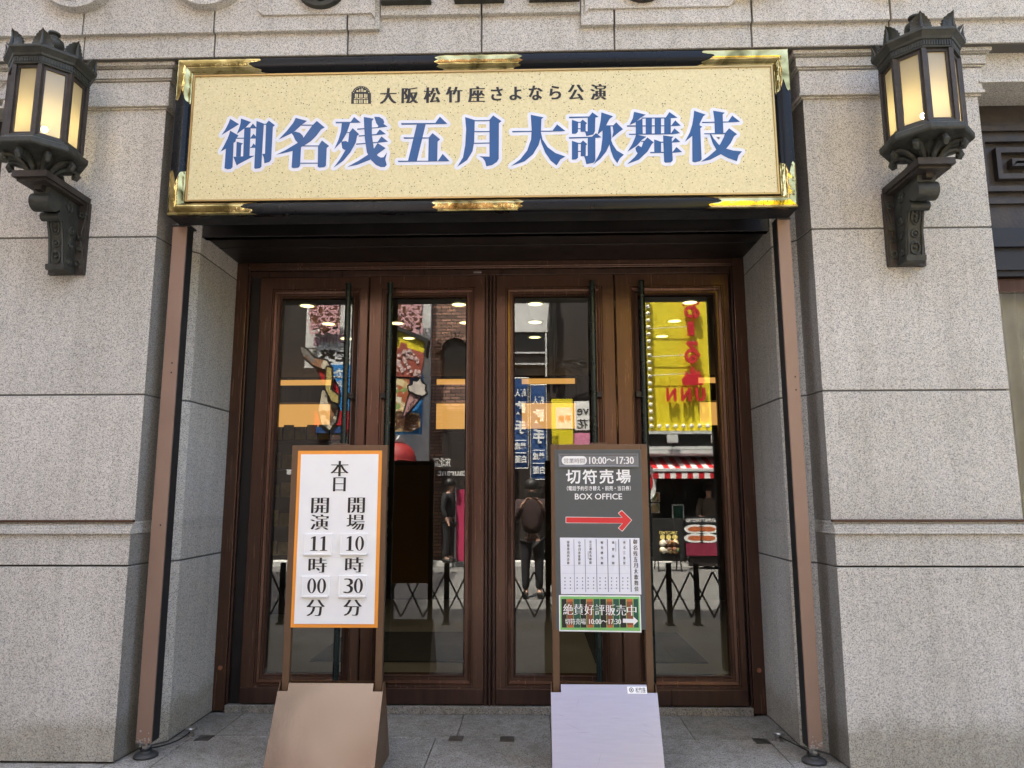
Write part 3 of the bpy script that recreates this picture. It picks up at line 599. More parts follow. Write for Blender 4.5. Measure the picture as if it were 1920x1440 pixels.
for ch, ox, oy, sc, x0, y0, x1, y1 in [('大', 640, 140, 260/1920, 535, 190, 765, 400), ('阪', 640, 140, 260/1920, 835, 182, 1065, 395), ('松', 640, 140, 260/1920, 1140, 178, 1372, 390), ('竹', 640, 140, 260/1920, 1445, 172, 1678, 385), ('座', 640, 140, 260/1920, 1755, 165, 1990, 380),
      ('さ', 890, 140, 270/1920, 215, 165, 375, 345), ('よ', 890, 140, 270/1920, 462, 163, 628, 340), ('な', 890, 140, 270/1920, 718, 148, 905, 340), ('ら', 890, 140, 270/1920, 995, 150, 1155, 330), ('公', 890, 140, 270/1920, 1240, 135, 1460, 340), ('演', 890, 140, 270/1920, 1540, 128, 1760, 335)]:
    kana = ch in 'さよなら'
    put_text(sub, PF, ch, *zbox(PY, ox, oy, sc, x0, y0, x1, y1), off=0.014 if kana else -0.006, smear=0.06 if kana else 0.10, d=0.001)
sub.build('subtitle_lettering', M['ink'], panel)
em = MB(); q = lambda x, y: (lambda p: (p.x, p.z))(at(640+x*260/1920, 140+y*260/1920, PY))
outer = [q(135, 405), q(140, 265), q(140, 238), q(158, 238)] + [q(275-125*math.cos(math.pi*i/12), 262-105*math.sin(math.pi*i/12)) for i in range(13)] + [q(412, 238), q(412, 265), q(412, 405)]
shape(em, PF, outer, 0.001); em.m = 1
for x0, y0, x1, y1 in ((250, 200, 268, 240), (275, 196, 302, 240), (210, 220, 238, 240), (310, 220, 345, 240), (190, 268, 230, 320), (248, 270, 300, 320), (318, 268, 360, 320), (175, 350, 232, 400), (248, 348, 300, 400), (315, 350, 370, 400), (180, 328, 365, 338)):
    shape(em, PF, [q(x0, y1), q(x0, y0), q(x1, y0), q(x1, y1)], 0.0016)
em.m = 0
for x in (204, 216, 262, 274, 288, 332, 346): shape(em, PF, [q(x, 402), q(x, 200 if 240 < x < 300 else 262), q(x+5, 200 if 240 < x < 300 else 262), q(x+5, 402)], 0.0020)
em.m = 1
for i in range(11):
    a = math.pi*(i+.5)/11; r0, r1 = .80, .90
    shape(em, PF, [q(275-125*k*math.cos(a+e), 262-105*k*math.sin(a+e)) for k, e in ((r0, -.04), (r1, -.04), (r1, .04), (r0, .04))], 0.0016)
em.build('emblem', [M['ink'], M['cream']], panel)
# the two posts that carry it
for x0, x1 in ((-2.083, -1.991), (1.754, 1.833)):
    p = MB(); p.box(x0, x1, 0.045, 0.132, 0.085, SZ0-0.012)
    post = p.build('post', M['postpaint'], sign, bevel=0.004)
    s2 = MB(); s2.m = 0; xi = x1 if x0 < 0 else x0
    s2.box(xi-0.0008 if x0 < 0 else xi-0.003, xi+0.003 if x0 < 0 else xi+0.0008, 0.055, 0.131, 0.09, SZ0-0.013); s2.build('dark_side_strip', M['black'], post)  # black sheet along the post's inner side
    f = MB(); cx = (x0+x1)/2
    f.lathe([(0.012, 0.03), (0.012, 0.09)], cx, 0.085, 12); f.lathe([(0.024, 0.052), (0.024, 0.066)], cx, 0.085, 6)
    f.m = 1; f.lathe([(0.066, 0.001), (0.068, 0.012), (0.058, 0.022), (0.034, 0.027), (0.030, 0.036), (0.012, 0.037)], cx, 0.085, 28)
    f.build('levelling_foot', [M['chrome'], M['rubber']], post, smooth=True)
    wn = MB(); random.seed(int(x1*1000) % 97)
    for q in range(26):
        u, z_ = random.uniform(x0+.006, x1-.006), 0.087+abs(random.gauss(0, .022)); r_ = random.uniform(.002, .006)
        if z_ < .18: wn.add([(u+r_*random.uniform(.5, 1.6)*math.cos(e*1.257), 0.0442-.00005*q, z_+r_*random.uniform(.5, 1.6)*math.sin(e*1.257)) for e in range(5)], [(0, 1, 2, 3, 4)])
    wn.build('chipped_paint', M['chrome'], post)
    wn = MB()
    for z_ in ((2.20, 2.12) if x0 > 0 else (1.32, 2.31, 2.25)): wn.add([(cx+.012+.005*math.cos(e*.785), 0.0440, z_+.006*math.sin(e*.785)) for e in range(8)], [tuple(range(8))])
    wn.build('screw_holes', M['black'], post)
    bt = MB(); bt.box(x0-0.004, x1+.02 if x0 < 0 else x1+.004, 0.04, 0.14, SZ0-0.0125, SZ0-0.001); bt.build('cap_plate', M['black'], post, bevel=.002)

# ---------------------------------------------------------------- bracket lanterns
def lantern(x, label):
    WY = -0.335
    L = thing('wall_lantern', (x, 0, 2.866), label, 'lantern', 'bracket lanterns on the two granite piers')
    b = MB(); b.box(x-0.113, x+0.113, -0.026, 0.0, 2.866, 3.335); b.box(x-0.105, x-0.095, -0.032, -0.02, 2.88, 3.32); b.box(x+0.095, x+0.105, -0.032, -0.02, 2.88, 3.32)
    b.m = 1
    b.prism([(0, 2.868), (-0.115, 2.868), (-0.122, 2.94), (-0.138, 3.06), (-0.165, 3.16), (-0.205, 3.21), (-0.27, 3.235), (-0.30, 3.28), (-0.315, 3.331), (0, 3.331)], x-0.052, x+0.052, 'x')
    b.prism([(-0.02, 2.8665), (-0.13, 2.8665), (-0.135, 2.90), (-0.02, 2.90)], x-0.058, x+0.058, 'x')
    n = 16
    for (cy, cz, r, hw) in ((-0.275, 3.235, 0.055, 0.060), (-0.200, 3.175, 0.028, 0.057)):
        vs = [(x+s*hw, cy+r*math.cos(2*math.pi*k/n), cz+r*math.sin(2*math.pi*k/n)) for s in (-1, 1) for k in range(n)]
        b.add(vs, [(k, (k+1) % n, n+(k+1) % n, n+k) for k in range(n)]+[tuple(range(n)), tuple(range(n, 2*n))])
    def scroll(cx, cz, r, turn, s, ax):                       # little raised spirals
        pts = []
        for k in range(15):
            a = s*turn*2*math.pi*k/14; rr = r*(1-0.72*k/14); u, w_ = rr*math.cos(a), rr*math.sin(a)
            pts.append(ax(u+cx, w_+cz))
        return pts
    for side in (-1, 1):
        pl_ = lambda u, z_, s=side: (x+s*u, -0.029, z_)
        for cz, r, s in ((3.25, 0.022, 1), (3.11, 0.020, -1), (3.03, 0.018, 1), (2.94, 0.022, -1)): b.tube(scroll(0.078, cz, r*1.15, 1.3, s, pl_), 0.008, 6)
        b.tube([pl_(0.088+0.012*math.sin(k*.8), 2.9+k*0.036) for k in range(11)], 0.005, 6)
        sd_ = lambda u, z_, s=side: (x+s*0.053, -0.03-u, z_)
        for cz, u, r, s in ((3.26, 0.09, 0.034, 1), (3.13, 0.055, 0.028, -1), (3.03, 0.05, 0.024, 1), (2.93, 0.05, 0.024, -1)): b.tube(scroll(u, cz, r, 1.4, s, sd_), 0.009, 6)
    def front(u, z_):
        pts = [(2.866, .118), (2.94, .124), (3.06, .140), (3.16, .167), (3.24, .25)]
        for (a, ya), (c, yc) in zip(pts, pts[1:]):
            if z_ <= c: return (x+u, -(ya+(yc-ya)*(z_-a)/(c-a))-0.002, z_)
        return (x+u, -.25, z_)
    for cz, rx, rz in ((3.13, 0.026, 0.045), (3.03, 0.020, 0.022), (2.945, 0.026, 0.036)):
        b.tube([front(rx*math.cos(k*math.pi/8), cz+rz*math.sin(k*math.pi/8)) for k in range(17)], 0.006, 6)
    for cz in (3.13, 3.105, 3.155, 3.03, 2.945, 2.975): b.ball(front(0, cz), 0.010, 5)
    b.tube([front(-0.040, 2.9+k*.03) for k in range(10)], 0.006, 6); b.tube([front(0.040, 2.9+k*.03) for k in range(10)], 0.006, 6)
    b.m = 0
    b.box(x-0.104, x+0.104, -0.425, 0.0, 3.334, 3.372); b.box(x-0.09, x+0.09, -0.40, 0.0, 3.318, 3.334)
    b.box(x-.022, x+.022, -0.345, -0.30, 3.29, 3.32)
    b.build('bracket', [M['patina_brown'], M['patina']], L, smooth=True)
    A0 = math.pi/8
    bs = MB(); cx, cy = x, WY
    bs.lathe([(0.055, 3.370), (0.05, 3.40), (0.075, 3.43), (0.12, 3.455), (0.235, 3.475), (0.243, 3.485), (0.243, 3.512), (0.228, 3.522), (0.214, 3.526), (0.210, 3.545)], cx, cy, 8, A0)
    bs.build('base', M['patina'], L, bevel=0.003)
    for k in range(8):
        a = A0+2*math.pi*k/8-math.pi/8; ca, sa = math.cos(a), math.sin(a); rb = MB()
        path = [(0.052, 3.372), (0.066, 3.40), (0.088, 3.428), (0.120, 3.452), (0.155, 3.460), (0.184, 3.450), (0.196, 3.428), (0.186, 3.410), (0.170, 3.412), (0.168, 3.426)]
        rb.tube([(cx+r*ca, cy+r*sa, z_) for r, z_ in path], [0.012, 0.014, 0.016, 0.019, 0.019, 0.018, 0.017, 0.014, 0.012, 0.008], 8)
        rb.ball((cx+.182*ca, cy+.182*sa, 3.430), 0.018, 5)
        rb.build('scroll_foot', M['patina'], L, smooth=True)
    c = MB()
    for k in range(8):
        a = A0+2*math.pi*k/8; ca, sa = math.cos(a), math.sin(a)
        c.tube([(cx+0.197*ca, cy+0.197*sa, 3.54), (cx+0.197*ca, cy+0.197*sa, 4.02)], 0.0185, 4)
        a2 = a+math.pi/8; ap = 0.197*math.cos(math.pi/8); hw = 0.197*math.sin(math.pi/8)
        n2, tg = Vector((math.cos(a2), math.sin(a2), 0)), Vector((-math.sin(a2), math.cos(a2), 0)); o = Vector((cx, cy, 0))
        for (u0, u1, z0, z1) in ((-hw, hw, 3.54, 3.562), (-hw, hw, 3.99, 4.02), (-hw+.012, -hw+.026, 3.562, 3.99), (hw-.026, hw-.012, 3.562, 3.99)):
            vs = [o+n2*(ap+d)+tg*u+Vector((0, 0, z_)) for z_ in (z0, z1) for d in (-0.016, 0.002) for u in (u0, u1)]
            c.add(vs, [(0, 2, 3, 1), (4, 5, 7, 6), (0, 1, 5, 4), (2, 6, 7, 3), (0, 4, 6, 2), (1, 3, 7, 5)])
    c.build('cage', M['patina_brown'], L, bevel=0.002)
    for k in range(8):
        a2 = A0+2*math.pi*k/8+math.pi/8; ap = 0.197*math.cos(math.pi/8)-0.008; hw = 0.197*math.sin(math.pi/8)-.012
        n2, tg = Vector((math.cos(a2), math.sin(a2), 0)), Vector((-math.sin(a2), math.cos(a2), 0)); o = Vector((cx, cy, 0))
        g = MB(); g.add([o+n2*ap+tg*u+Vector((0, 0, z_)) for u, z_ in ((-hw, 3.555), (hw, 3.555), (hw, 4.0), (-hw, 4.0))], [(0, 1, 2, 3)]); g.build('pane', M['frosted'], L)
    cp = MB()
    cp.lathe([(0.195, 4.018), (0.214, 4.020), (0.216, 4.028), (0.209, 4.032), (0.209, 4.075), (0.218, 4.080), (0.222, 4.095), (0.240, 4.118), (0.246, 4.124), (0.246, 4.142), (0.222, 4.150), (0.20, 4.156), (0.12, 4.195), (0.05, 4.222), (0.03, 4.226)], cx, cy, 8, A0)
    for k in range(8):
        a2 = A0+2*math.pi*k/8+math.pi/8; ap = 0.209*math.cos(math.pi/8); hw = 0.209*math.sin(math.pi/8)
        n2, tg = Vector((math.cos(a2), math.sin(a2), 0)), Vector((-math.sin(a2), math.cos(a2), 0)); o = Vector((cx, cy, 0))
        for j in range(11):
            u = -hw+2*hw*(j+.5)/11
            vs = [o+n2*(ap+d)+tg*(u+e)+Vector((0, 0, z_)) for z_ in (4.036, 4.072) for d in (-0.002, 0.005) for e in (-.0045, .0045)]
            cp.add(vs, [(0, 2, 3, 1), (4, 5, 7, 6), (0, 1, 5, 4), (2, 6, 7, 3), (0, 4, 6, 2), (1, 3, 7, 5)])
    cp.build('cap', M['patina'], L, bevel=0.002)
    for k in range(8):                                        # palmette leaf on every corner of the cap
        a = A0+2*math.pi*k/8; rd, tg = Vector((math.cos(a), math.sin(a), 0)), Vector((-math.sin(a), math.cos(a), 0)); o = Vector((cx, cy, 0)); lf_ = MB()
        outl = [(-.050, .0), (-.056, .018), (-.050, .026), (-.053, .040), (-.045, .047), (-.047, .060), (-.037, .067), (-.037, .080), (-.025, .086), (-.023, .097), (-.010, .102), (0, .116), (.010, .102), (.023, .097), (.025, .086), (.037, .080), (.037, .067), (.047, .060), (.045, .047), (.053, .040), (.050, .026), (.056, .018), (.050, .0)]
        vs = []
        for d in (0.0, 0.018):
            for u, h in outl:
                bend = 0.236-0.42*abs(u)-0.012*math.sin(h*24)+0.10*h
                vs.append(o+rd*(bend-d*(1-h*5))+tg*u+Vector((0, 0, 4.140+h*1.08)))
        m_ = len(outl); tri = tessellate_polygon([[Vector((u, h, 0)) for u, h in outl]])
        lf_.add(vs, [tuple(t) for t in tri]+[tuple(m_+i for i in reversed(t)) for t in tri]+[(i, (i+1) % m_, m_+(i+1) % m_, m_+i) for i in range(m_)])
        lf_.tube([o+rd*(0.239-0.012*math.sin(h*24)+0.10*h)+Vector((0, 0, 4.14+h*1.08)) for h in (0, .02, .04, .06, .08, .1)], [.010, .009, .008, .007, .005, .003], 6)
        lf_.build('cap_leaf', M['patina'], L, smooth=True)
    u_ = MB(); u_.lathe([(0.03, 4.222), (0.034, 4.235), (0.026, 4.245), (0.050, 4.27), (0.060, 4.30), (0.055, 4.325), (0.032, 4.345), (0.022, 4.352), (0.021, 4.36), (0.034, 4.368), (0.034, 4.378), (0.015, 4.386), (0.001, 4.388)], cx, cy, 24)
    u_.build('urn_finial', M['patina'], L, smooth=True)
    bl2 = MB(); bl2.ball((cx, cy, 3.672), 0.016, 8); bl2.build('bulb', M['bulb'], L, smooth=True)
    sk = MB(); sk.lathe([(0.02, 3.54), (0.016, 3.56), (0.014, 3.63), (0.010, 3.645)], cx, cy, 12); sk.build('lamp_socket', M['patina'], L, smooth=True)
    K = [(0, 0), (3.9, 3.9), (4.02, 3.978), (4.142, 4.083), (4.26, 4.180), (4.388, 4.312), (9, 9)]     # true heights of the upper half
    for ch in L.children:
        for v in ch.data.vertices:
            for (a, A_), (b_, B_) in zip(K, K[1:]):
                if a <= v.co.z < b_: v.co.z = A_+(v.co.z-a)*(B_-A_)/(b_-a); break
    return L
lan = lantern(-2.707, 'dark iron lantern lit on the granite pier left of the entrance')
lan2 = copy_tree(lan); lan2.location = (2.497, 0, 2.866); lan2['label'] = 'dark iron lantern lit on the granite pier right of the entrance'
# ---------------------------------------------------------------- two standing signs
SY = -0.05
SF = flatframe(SY-0.021)
def stand(x, label, x0, x1, plate):
    st = thing('standing_sign', (x, 0, 0), label, 'standing sign')
    z0, z1 = 0.405, 1.788
    f = MB(); w_ = 0.040
    f.box(x0, x0+w_, SY-0.018, SY+0.018, z0, z1); f.box(x1-w_, x1, SY-0.018, SY+0.018, z0, z1); f.box(x0+w_+.0003, x1-w_-.0003, SY-0.018, SY+0.018, z1-0.036, z1)
    f.build('upright_frame', M['stand_brown'], st, bevel=0.003)
    hd = MB(); cx = (x0+x1)/2; hd.tube([(cx-.05, SY, z1+.001), (cx-.035, SY, z1+.006), (cx+.035, SY, z1+.006), (cx+.05, SY, z1+.001)], .005, 6); hd.build('carry_handle', M['stand_brown'], st)
    b = MB()
    prof = [(-0.070, 0.452), (-0.295, 0.0), (0.145, 0.0), (0.150, 0.02), (-0.020, 0.452)]
    for xa, xb in ((x0-0.010, x0-0.007), (x1+0.007, x1+0.010)): b.prism(prof, xa, xb, 'x')
    b.prism([(-0.018, 0.45), (0.147, 0.03), (0.144, 0.03), (-0.021, 0.45)], x0-.006, x1+.006, 'x')
    b.build('base', M['stand_brown'], st)
    p = MB(); n = Vector((0, -0.895, -0.445)); a0, a1 = (-0.0735, 0.452), (-0.2985, 0.002)
    xs_ = (x0+w_+0.004, x1-w_-0.004)
    def L(q): return (a0[0]+(a1[0]-a0[0])*q, a0[1]+(a1[1]-a0[1])*q)
    qn = 0.085
    o = [(xs_[0], 0), (xs_[1], 0), (xs_[1], qn), (x1+.012, qn), (x1+.012, 1), (x0-.012, 1), (x0-.012, qn), (xs_[0], qn)]
    vs = [(u, L(q)[0]-d*.9, L(q)[1]-d*.45) for d in (0, .0025) for u, q in o]
    m_ = len(o); tri = tessellate_polygon([[Vector((u, q, 0)) for u, q in o]])
    p.add(vs, [tuple(t) for t in tri]+[tuple(m_+i for i in t) for t in tri]+[(i, (i+1) % m_, m_+(i+1) % m_, m_+i) for i in range(m_)])
    pt = p.build('front_plate', M[plate], st)
    return st, pt, Frame2D((0, a0[0]-.0025, a0[1]), (1, 0, 0), (0, 0.447, 0.894), (0, -0.894, 0.447))
stA, _, _ = stand(-0.93, 'brown standing sign with orange bordered white timetable board', -1.210, -0.642, 'stand_gloss')
ZA = (500, 820, 260/985); yb = SY-0.019
def za(*q, y=None): return zbox(y if y is not None else yb, *ZA, *q)
bx0, bx1, bz0, bz1 = -1.176, -0.676, 0.772, 1.748
ZB = za(228, 95, 825, 1352); bx0, bx1, bz1, bz0 = at(ZA[0]+198*ZA[2], 1000, yb).x, at(ZA[0]+805*ZA[2], 1000, yb).x, at(640, 845, yb).z, at(625, 1177, yb).z
b = MB(); b.box(bx0, bx1, SY-0.020, SY+0.004, bz0, bz1); bd = b.build('notice_border', M['orange'], stA, bevel=0.002)
b = MB(); b.box(bx0+0.020, bx1-0.020, SY-0.0225, SY-0.0196, bz0+0.021, bz1-0.021); wb = b.build('notice_board', M['board_white'], stA)
FA = flatframe(SY-0.0225); tx = MB()
for ch, q in (('本', (458, 168, 582, 276)), ('日', (475, 285, 562, 384)), ('開', (320, 430, 442, 538)), ('演', (314, 548, 440, 656)), ('開', (580, 428, 698, 536)), ('場', (570, 548, 696, 656)), ('時', (300, 855, 428, 960)), ('時', (560, 852, 688, 958)), ('分', (286, 1153, 412, 1268)), ('分', (548, 1152, 676, 1266))):
    put_text(tx, FA, ch, *za(*q), off=-0.017, smear=0.085, d=0.0008)
tx.build('timetable_lettering', M['ink'], wb)
def digit(mb, fr, ch, x0, x1, z0, z1, d):
    w_, h = x1-x0, z1-z0; P_ = lambda a, c: (x0+a*w_, z0+c*h)
    if ch == '1':
        shape(mb, fr, [P_(.36, .05), P_(.36, .86), P_(.14, .84), P_(.14, .89), P_(.50, 1), P_(.66, 1), P_(.66, .05)], d)
        shape(mb, fr, [P_(.12, 0), P_(.90, 0), P_(.90, .045), P_(.12, .045)], d+.0002)
    elif ch == '0':
        n = 28; A_ = [P_(.5+.47*math.cos(2*math.pi*k/n), .5+.5*math.sin(2*math.pi*k/n)) for k in range(n)]; B_ = [P_(.5+.20*math.cos(2*math.pi*k/n), .5+.455*math.sin(2*math.pi*k/n)) for k in range(n)]
        mb.add([fr.p(a, c, d) for a, c in A_+B_], [(k, (k+1) % n, n+(k+1) % n, n+k) for k in range(n)])
    else: put_text(mb, fr, ch, x0, x1, z0, z1, off=-0.026, smear=0.075, d=d)
for card, t, q in (((270, 685, 464, 836), '11', (306, 703, 436, 806)), ((528, 683, 718, 836), '10', (560, 702, 692, 806)), ((255, 985, 444, 1136), '00', (288, 1002, 422, 1108)), ((516, 980, 710, 1136), '30', (548, 1002, 684, 1107))):
    c = MB(); x0, x1, z0, z1 = za(*card); c.box(x0, x1, SY-0.0300, SY-0.0226, z0, z1); c.box(x0+.004, x1-.004, SY-.034, SY-.0301, z0, z0+.010); c.box(x0, x0+.006, SY-.034, SY-.0301, z0+.0102, z1); c.box(x1-.006, x1, SY-.034, SY-.0301, z0+.0102, z1)
    cd_ = c.build('number_card', M['board_white'], stA, bevel=0.001)
    k = MB(); FC = flatframe(SY-0.0302); x0, x1, z0, z1 = zbox(SY-.031, *ZA, *q); m_ = (x0+x1)/2
    digit(k, FC, t[0], x0, m_-.001, z0, z1, .0006); digit(k, FC, t[1], m_+.001, x1, z0, z1, .0006)
    k.build('number', M['ink'], cd_)
# the ticket office sign
stB, plateB, FP = stand(0.61, 'brown standing sign with slate grey ticket office board and red arrow', 0.319, 0.882, 'scratched')
ZR = (1010, 820, 240/886)
def zr(*q, y=yb): return zbox(y, *ZR, *q)
gx0, gx1 = at(1041, 1000, yb).x, at(1206, 1000, yb).x; gz1, gz0 = at(1120, 843, yb).z, at(1210, 1181, yb).z
b = MB(); b.box(gx0, gx1, SY-0.0195, SY+0.004, gz0, gz1); gb = b.build('notice_board', M['board_grey'], stB, bevel=0.002)
FB = flatframe(SY-0.0195)
x0, x1, z0, z1 = zr(138, 115, 690, 205)
hp = MB(); hp.box(x0, x1, SY-0.0255, SY-0.0196, z0, z1); hp.rings([((x0-.001, x1+.001, z0-.001, z1+.001), SY-.0196), ((x0-.001, x1+.001, z0-.001, z1+.001), SY-.0285), ((x0+.006, x1-.006, z0+.006, z1-.006), SY-.0285), ((x0+.010, x1-.010, z0+.010, z1-.010), SY-.0256)])
hp = hp.build('hours_plate', plain('hours_plate', (0.16, 0.165, 0.17), 0.35, var=.05), stB)
FH = flatframe(SY-0.0256); k = MB(); x0, x1, z0, z1 = zr(158, 131, 334, 190); r = (z1-z0)/2
shape(k, FH, [(x0+r-r*math.cos(a), z0+r+r*math.sin(a)) for a in [math.pi*(-.5+i/10) for i in range(11)]]+[(x1-r+r*math.cos(a), z0+r+r*math.sin(a)) for a in [math.pi*(.5-i/10) for i in range(11)]], 0.0005)
put_text(k, FH, '10:00～17:30', *zr(348, 136, 658, 184), off=-0.004, smear=0.05, d=0.0006)
k.build('hours_lettering', M['board_white'], hp)
k = MB(); put_text(k, FH, '営業時間', *zr(174, 146, 318, 179), off=-0.012, smear=.03, d=0.0018); k.build('hours_caption', M['grey_ink'], hp)
k = MB()
for ch, q in (('切', (188, 224, 290, 322)), ('符', (302, 222, 404, 322)), ('売', (418, 222, 520, 322)), ('場', (534, 222, 638, 322))): put_text(k, FB, ch, *zr(*q), off=0.020, d=0.0008)
put_text(k, FB, '（電話予約引き替え・前売・当日券）', *zr(195, 336, 638, 369), off=0.012, d=0.0008)
put_text(k, FB, 'BOX OFFICE', *zr(250, 389, 578, 430), off=0.010, d=0.0008)
k.build('office_lettering', M['board_white'], gb)
AR = [(190, 553), (580, 556), (553, 525), (575, 507), (642, 573), (578, 648), (553, 628), (582, 594), (190, 590)]
qq = lambda x, y: (lambda p: (p.x, p.z))(at(ZR[0]+x*ZR[2], ZR[1]+y*ZR[2], yb))
k = MB(); pa = [qq(*p) for p in AR]; shape(k, FB, grow(pa, 0.0028), 0.0007); k.m = 1; shape(k, FB, pa, 0.0014); k.build('arrow', [M['board_white'], M['red_arrow']], gb)
def sheet(mb, corners, d0, d1):
    c = [qq(*p) for p in corners]; vs = [FB.p(a, z, d) for d in (d0, d1) for a, z in c]
    mb.add(vs, [(0, 1, 2, 3), (7, 6, 5, 4), (0, 1, 5, 4), (1, 2, 6, 5), (2, 3, 7, 6), (3, 0, 4, 7)])
k = MB(); sheet(k, [(147, 694), (697, 697), (710, 1087), (155, 1085)], 0.0005, 0.0022); ps = k.build('programme_sheet', M['paper'], stB)
k = MB()
for i, ch in enumerate('御名残五月大歌舞伎'):
    xo = 650+i*1.4; put_text(k, FB, ch, *zr(xo, 706+i*40.8, xo+32, 738+i*40.8), off=-0.012, smear=0.07, d=0.0028)
for xc, s, top in ((592, '寿式三番叟', 718), (515, '義賢最期', 718), (437, '鰯賣戀曳網', 718), (358, '近江源氏先陣館', 714), (281, '心中月夜星野屋', 718), (204, '當繫藝招西姿繪', 716)):
    pit = 156/(len(s)-1)*0.92
    for i, ch in enumerate(s): put_text(k, FB, ch, *zr(xc-8, top+i*pit, xc+9, top+18+i*pit), off=-0.004, smear=0.05, d=0.0028)
k.build('programme_lettering', M['ink'], ps)
k = MB()
for xc in (178, 215, 262, 300, 338, 376, 420, 458, 500, 535, 578, 612):
    for i in range(4): x0, x1, z0, z1 = zr(xc, 968+i*24, xc+8, 978+i*24); rect(k, FB, x0, x1, z0, z1, 0.0026)
for yy in (885, 940, 1045):
    x0, x1, z0, z1 = zr(160, yy, 640, yy+1.5); rect(k, FB, x0, x1, z0, z1, 0.0025)
for xx in (245, 322, 400, 478, 556, 635): x0, x1, z0, z1 = zr(xx, 705, xx+1.5, 1070); rect(k, FB, x0, x1, z0, z1, 0.0024)
for xx, y0, n in ((628, 708, 14), (396, 708, 12), (531, 720, 8), (340, 790, 6)):
    for i in range(n): x0, x1, z0, z1 = zr(xx, y0+i*9, xx+5, y0+6+i*9); rect(k, FB, x0, x1, z0, z1, 0.0026)
k.build('programme_table', M['grey_ink'], ps)
k = MB(); sheet(k, [(140, 1092), (703, 1095), (711, 1350), (142, 1341)], 0.0005, 0.0030); nt_ = k.build('sale_notice', M['board_white'], stB)
k = MB(); sheet(k, [(149, 1100), (696, 1103), (703, 1340), (150, 1332)], 0.0031, 0.0034); k.build('green_border', M['green'], nt_)
k = MB(); edges = [158, 195, 241, 288, 331, 379, 425, 469, 515, 560, 607, 655, 693]; kinds = [0, 1, 2]*4
for i in range(12):
    k.m = kinds[i]; a, c = edges[i], edges[i+1]-.5; x0, x1, z0, z1 = zr(a, 1118, c, 1316); rect(k, FB, x0, x1, z0, z1, 0.0040)
    if kinds[i] == 1: k.m = 3; x0, x1, z0, z1 = zr(a, 1136, c, 1298); rect(k, FB, x0, x1, z0, z1, 0.0043)
k.build('striped_curtain_print', [M['ink'], M['persimmon'], M['green_dark'], plain('dull_persimmon', (0.22, 0.065, 0.03), .5)], nt_)
k = MB()
for i, ch in enumerate('絶賛好評販売中'):
    xo = 168+i*73.2; put_text(k, FB, ch, *zr(xo+1, 1152+i*1.2, xo+70, 1226+i*1.2), off=-0.016, smear=0.06, d=0.0050)
put_text(k, FB, '切符売場', *zr(182, 1253, 326, 1294), off=-0.008, smear=0.05, d=0.0050); put_text(k, FB, '10:00～17:30', *zr(348, 1256, 570, 1292), off=-0.004, smear=0.05, d=0.0050)
shape(k, FB, [qq(*p) for p in ((582, 1254), (655, 1256), (655, 1240), (688, 1270), (655, 1300), (655, 1284), (582, 1282))], 0.0050)
k.build('sale_lettering', M['board_white'], nt_)
k = MB(); random.seed(5)
for i in range(8):
    u, q_ = random.uniform(.36, .84), random.uniform(-.44, -.08); a = random.choice([-.45, -.3, 1.2, 1.35, .1])+random.uniform(-.15, .15); l = random.uniform(.015, .055); w_ = .0009
    c, s_ = math.cos(a)*l, math.sin(a)*l
    k.add([FP.p(u-c, q_-s_, .0004), FP.p(u-s_*w_/l, q_+c*w_/l, .0004), FP.p(u+c, q_+s_, .0004), FP.p(u+s_*w_/l, q_-c*w_/l, .0004)], [(0, 1, 2, 3)])
k.build('scratch_marks', plain('scratch', (.22, .21, .26), .5), plateB)
# small owner's sticker on the plate
k = MB(); sx0, sx1 = 0.730, 0.838; rect(k, FP, sx0, sx1, -0.048, -0.010, 0.0012); stk = k.build('name_sticker', M['board_white'], stB)
k = MB(); put_text(k, FP, '松竹座', sx0+.045, sx1-.008, -0.042, -0.014, off=0.01, d=0.0018)
n = 14
for cx_ in (sx0+.022,):
    for r0, r1 in ((.013, .009), (.005, .0)):
        k.add([FP.p(cx_+r_*math.cos(2*math.pi*i/n), -0.028+r_*math.sin(2*math.pi*i/n), .0018) for r_ in (r0, r1) for i in range(n)], [(i, (i+1) % n, n+(i+1) % n, n+i) for i in range(n)])
k.build('sticker_lettering', M['ink'], stk)

# ---------------------------------------------------------------- things on the ground
for px_, py_, tgt, lab in ((357, 1380, (-2.037, 0.085), 'black tie cable with steel anchor knob beside the left post'), (1460, 1389, (1.79, 0.085), 'black tie cable with steel anchor knob beside the right post')):
    g = atz(px_, py_); t = thing('tie_cable', (g.x, g.y, 0), lab, 'cable')
    k = MB(); k.lathe([(0.02, 0.0), (0.02, 0.018), (0.012, 0.022), (0.012, 0.030), (0.031, 0.036), (0.033, 0.046), (0.026, 0.053), (0.001, 0.055)], g.x, g.y, 20); k.build('anchor_knob', M['chrome'], t, smooth=True)
    k = MB(); d = Vector((tgt[0], tgt[1], 0))-Vector((g.x, g.y, 0)); 
    k.tube([Vector((g.x, g.y, .028))+d*q+Vector((0, 0, .016*q-0.05*q*(1-q)))+Vector((.03*math.sin(q*3.1), 0, 0)) for q in [i/10 for i in range(11)]], .0045, 8); k.build('cable', M['black'], t, smooth=True)
    k = MB(); k.tube([(tgt[0]+.03*math.cos(a), tgt[1]+.03*math.sin(a), .045) for a in [i*math.pi/8 for i in range(17)]], .0045, 8); k.build('loop', M['black'], t, smooth=True)
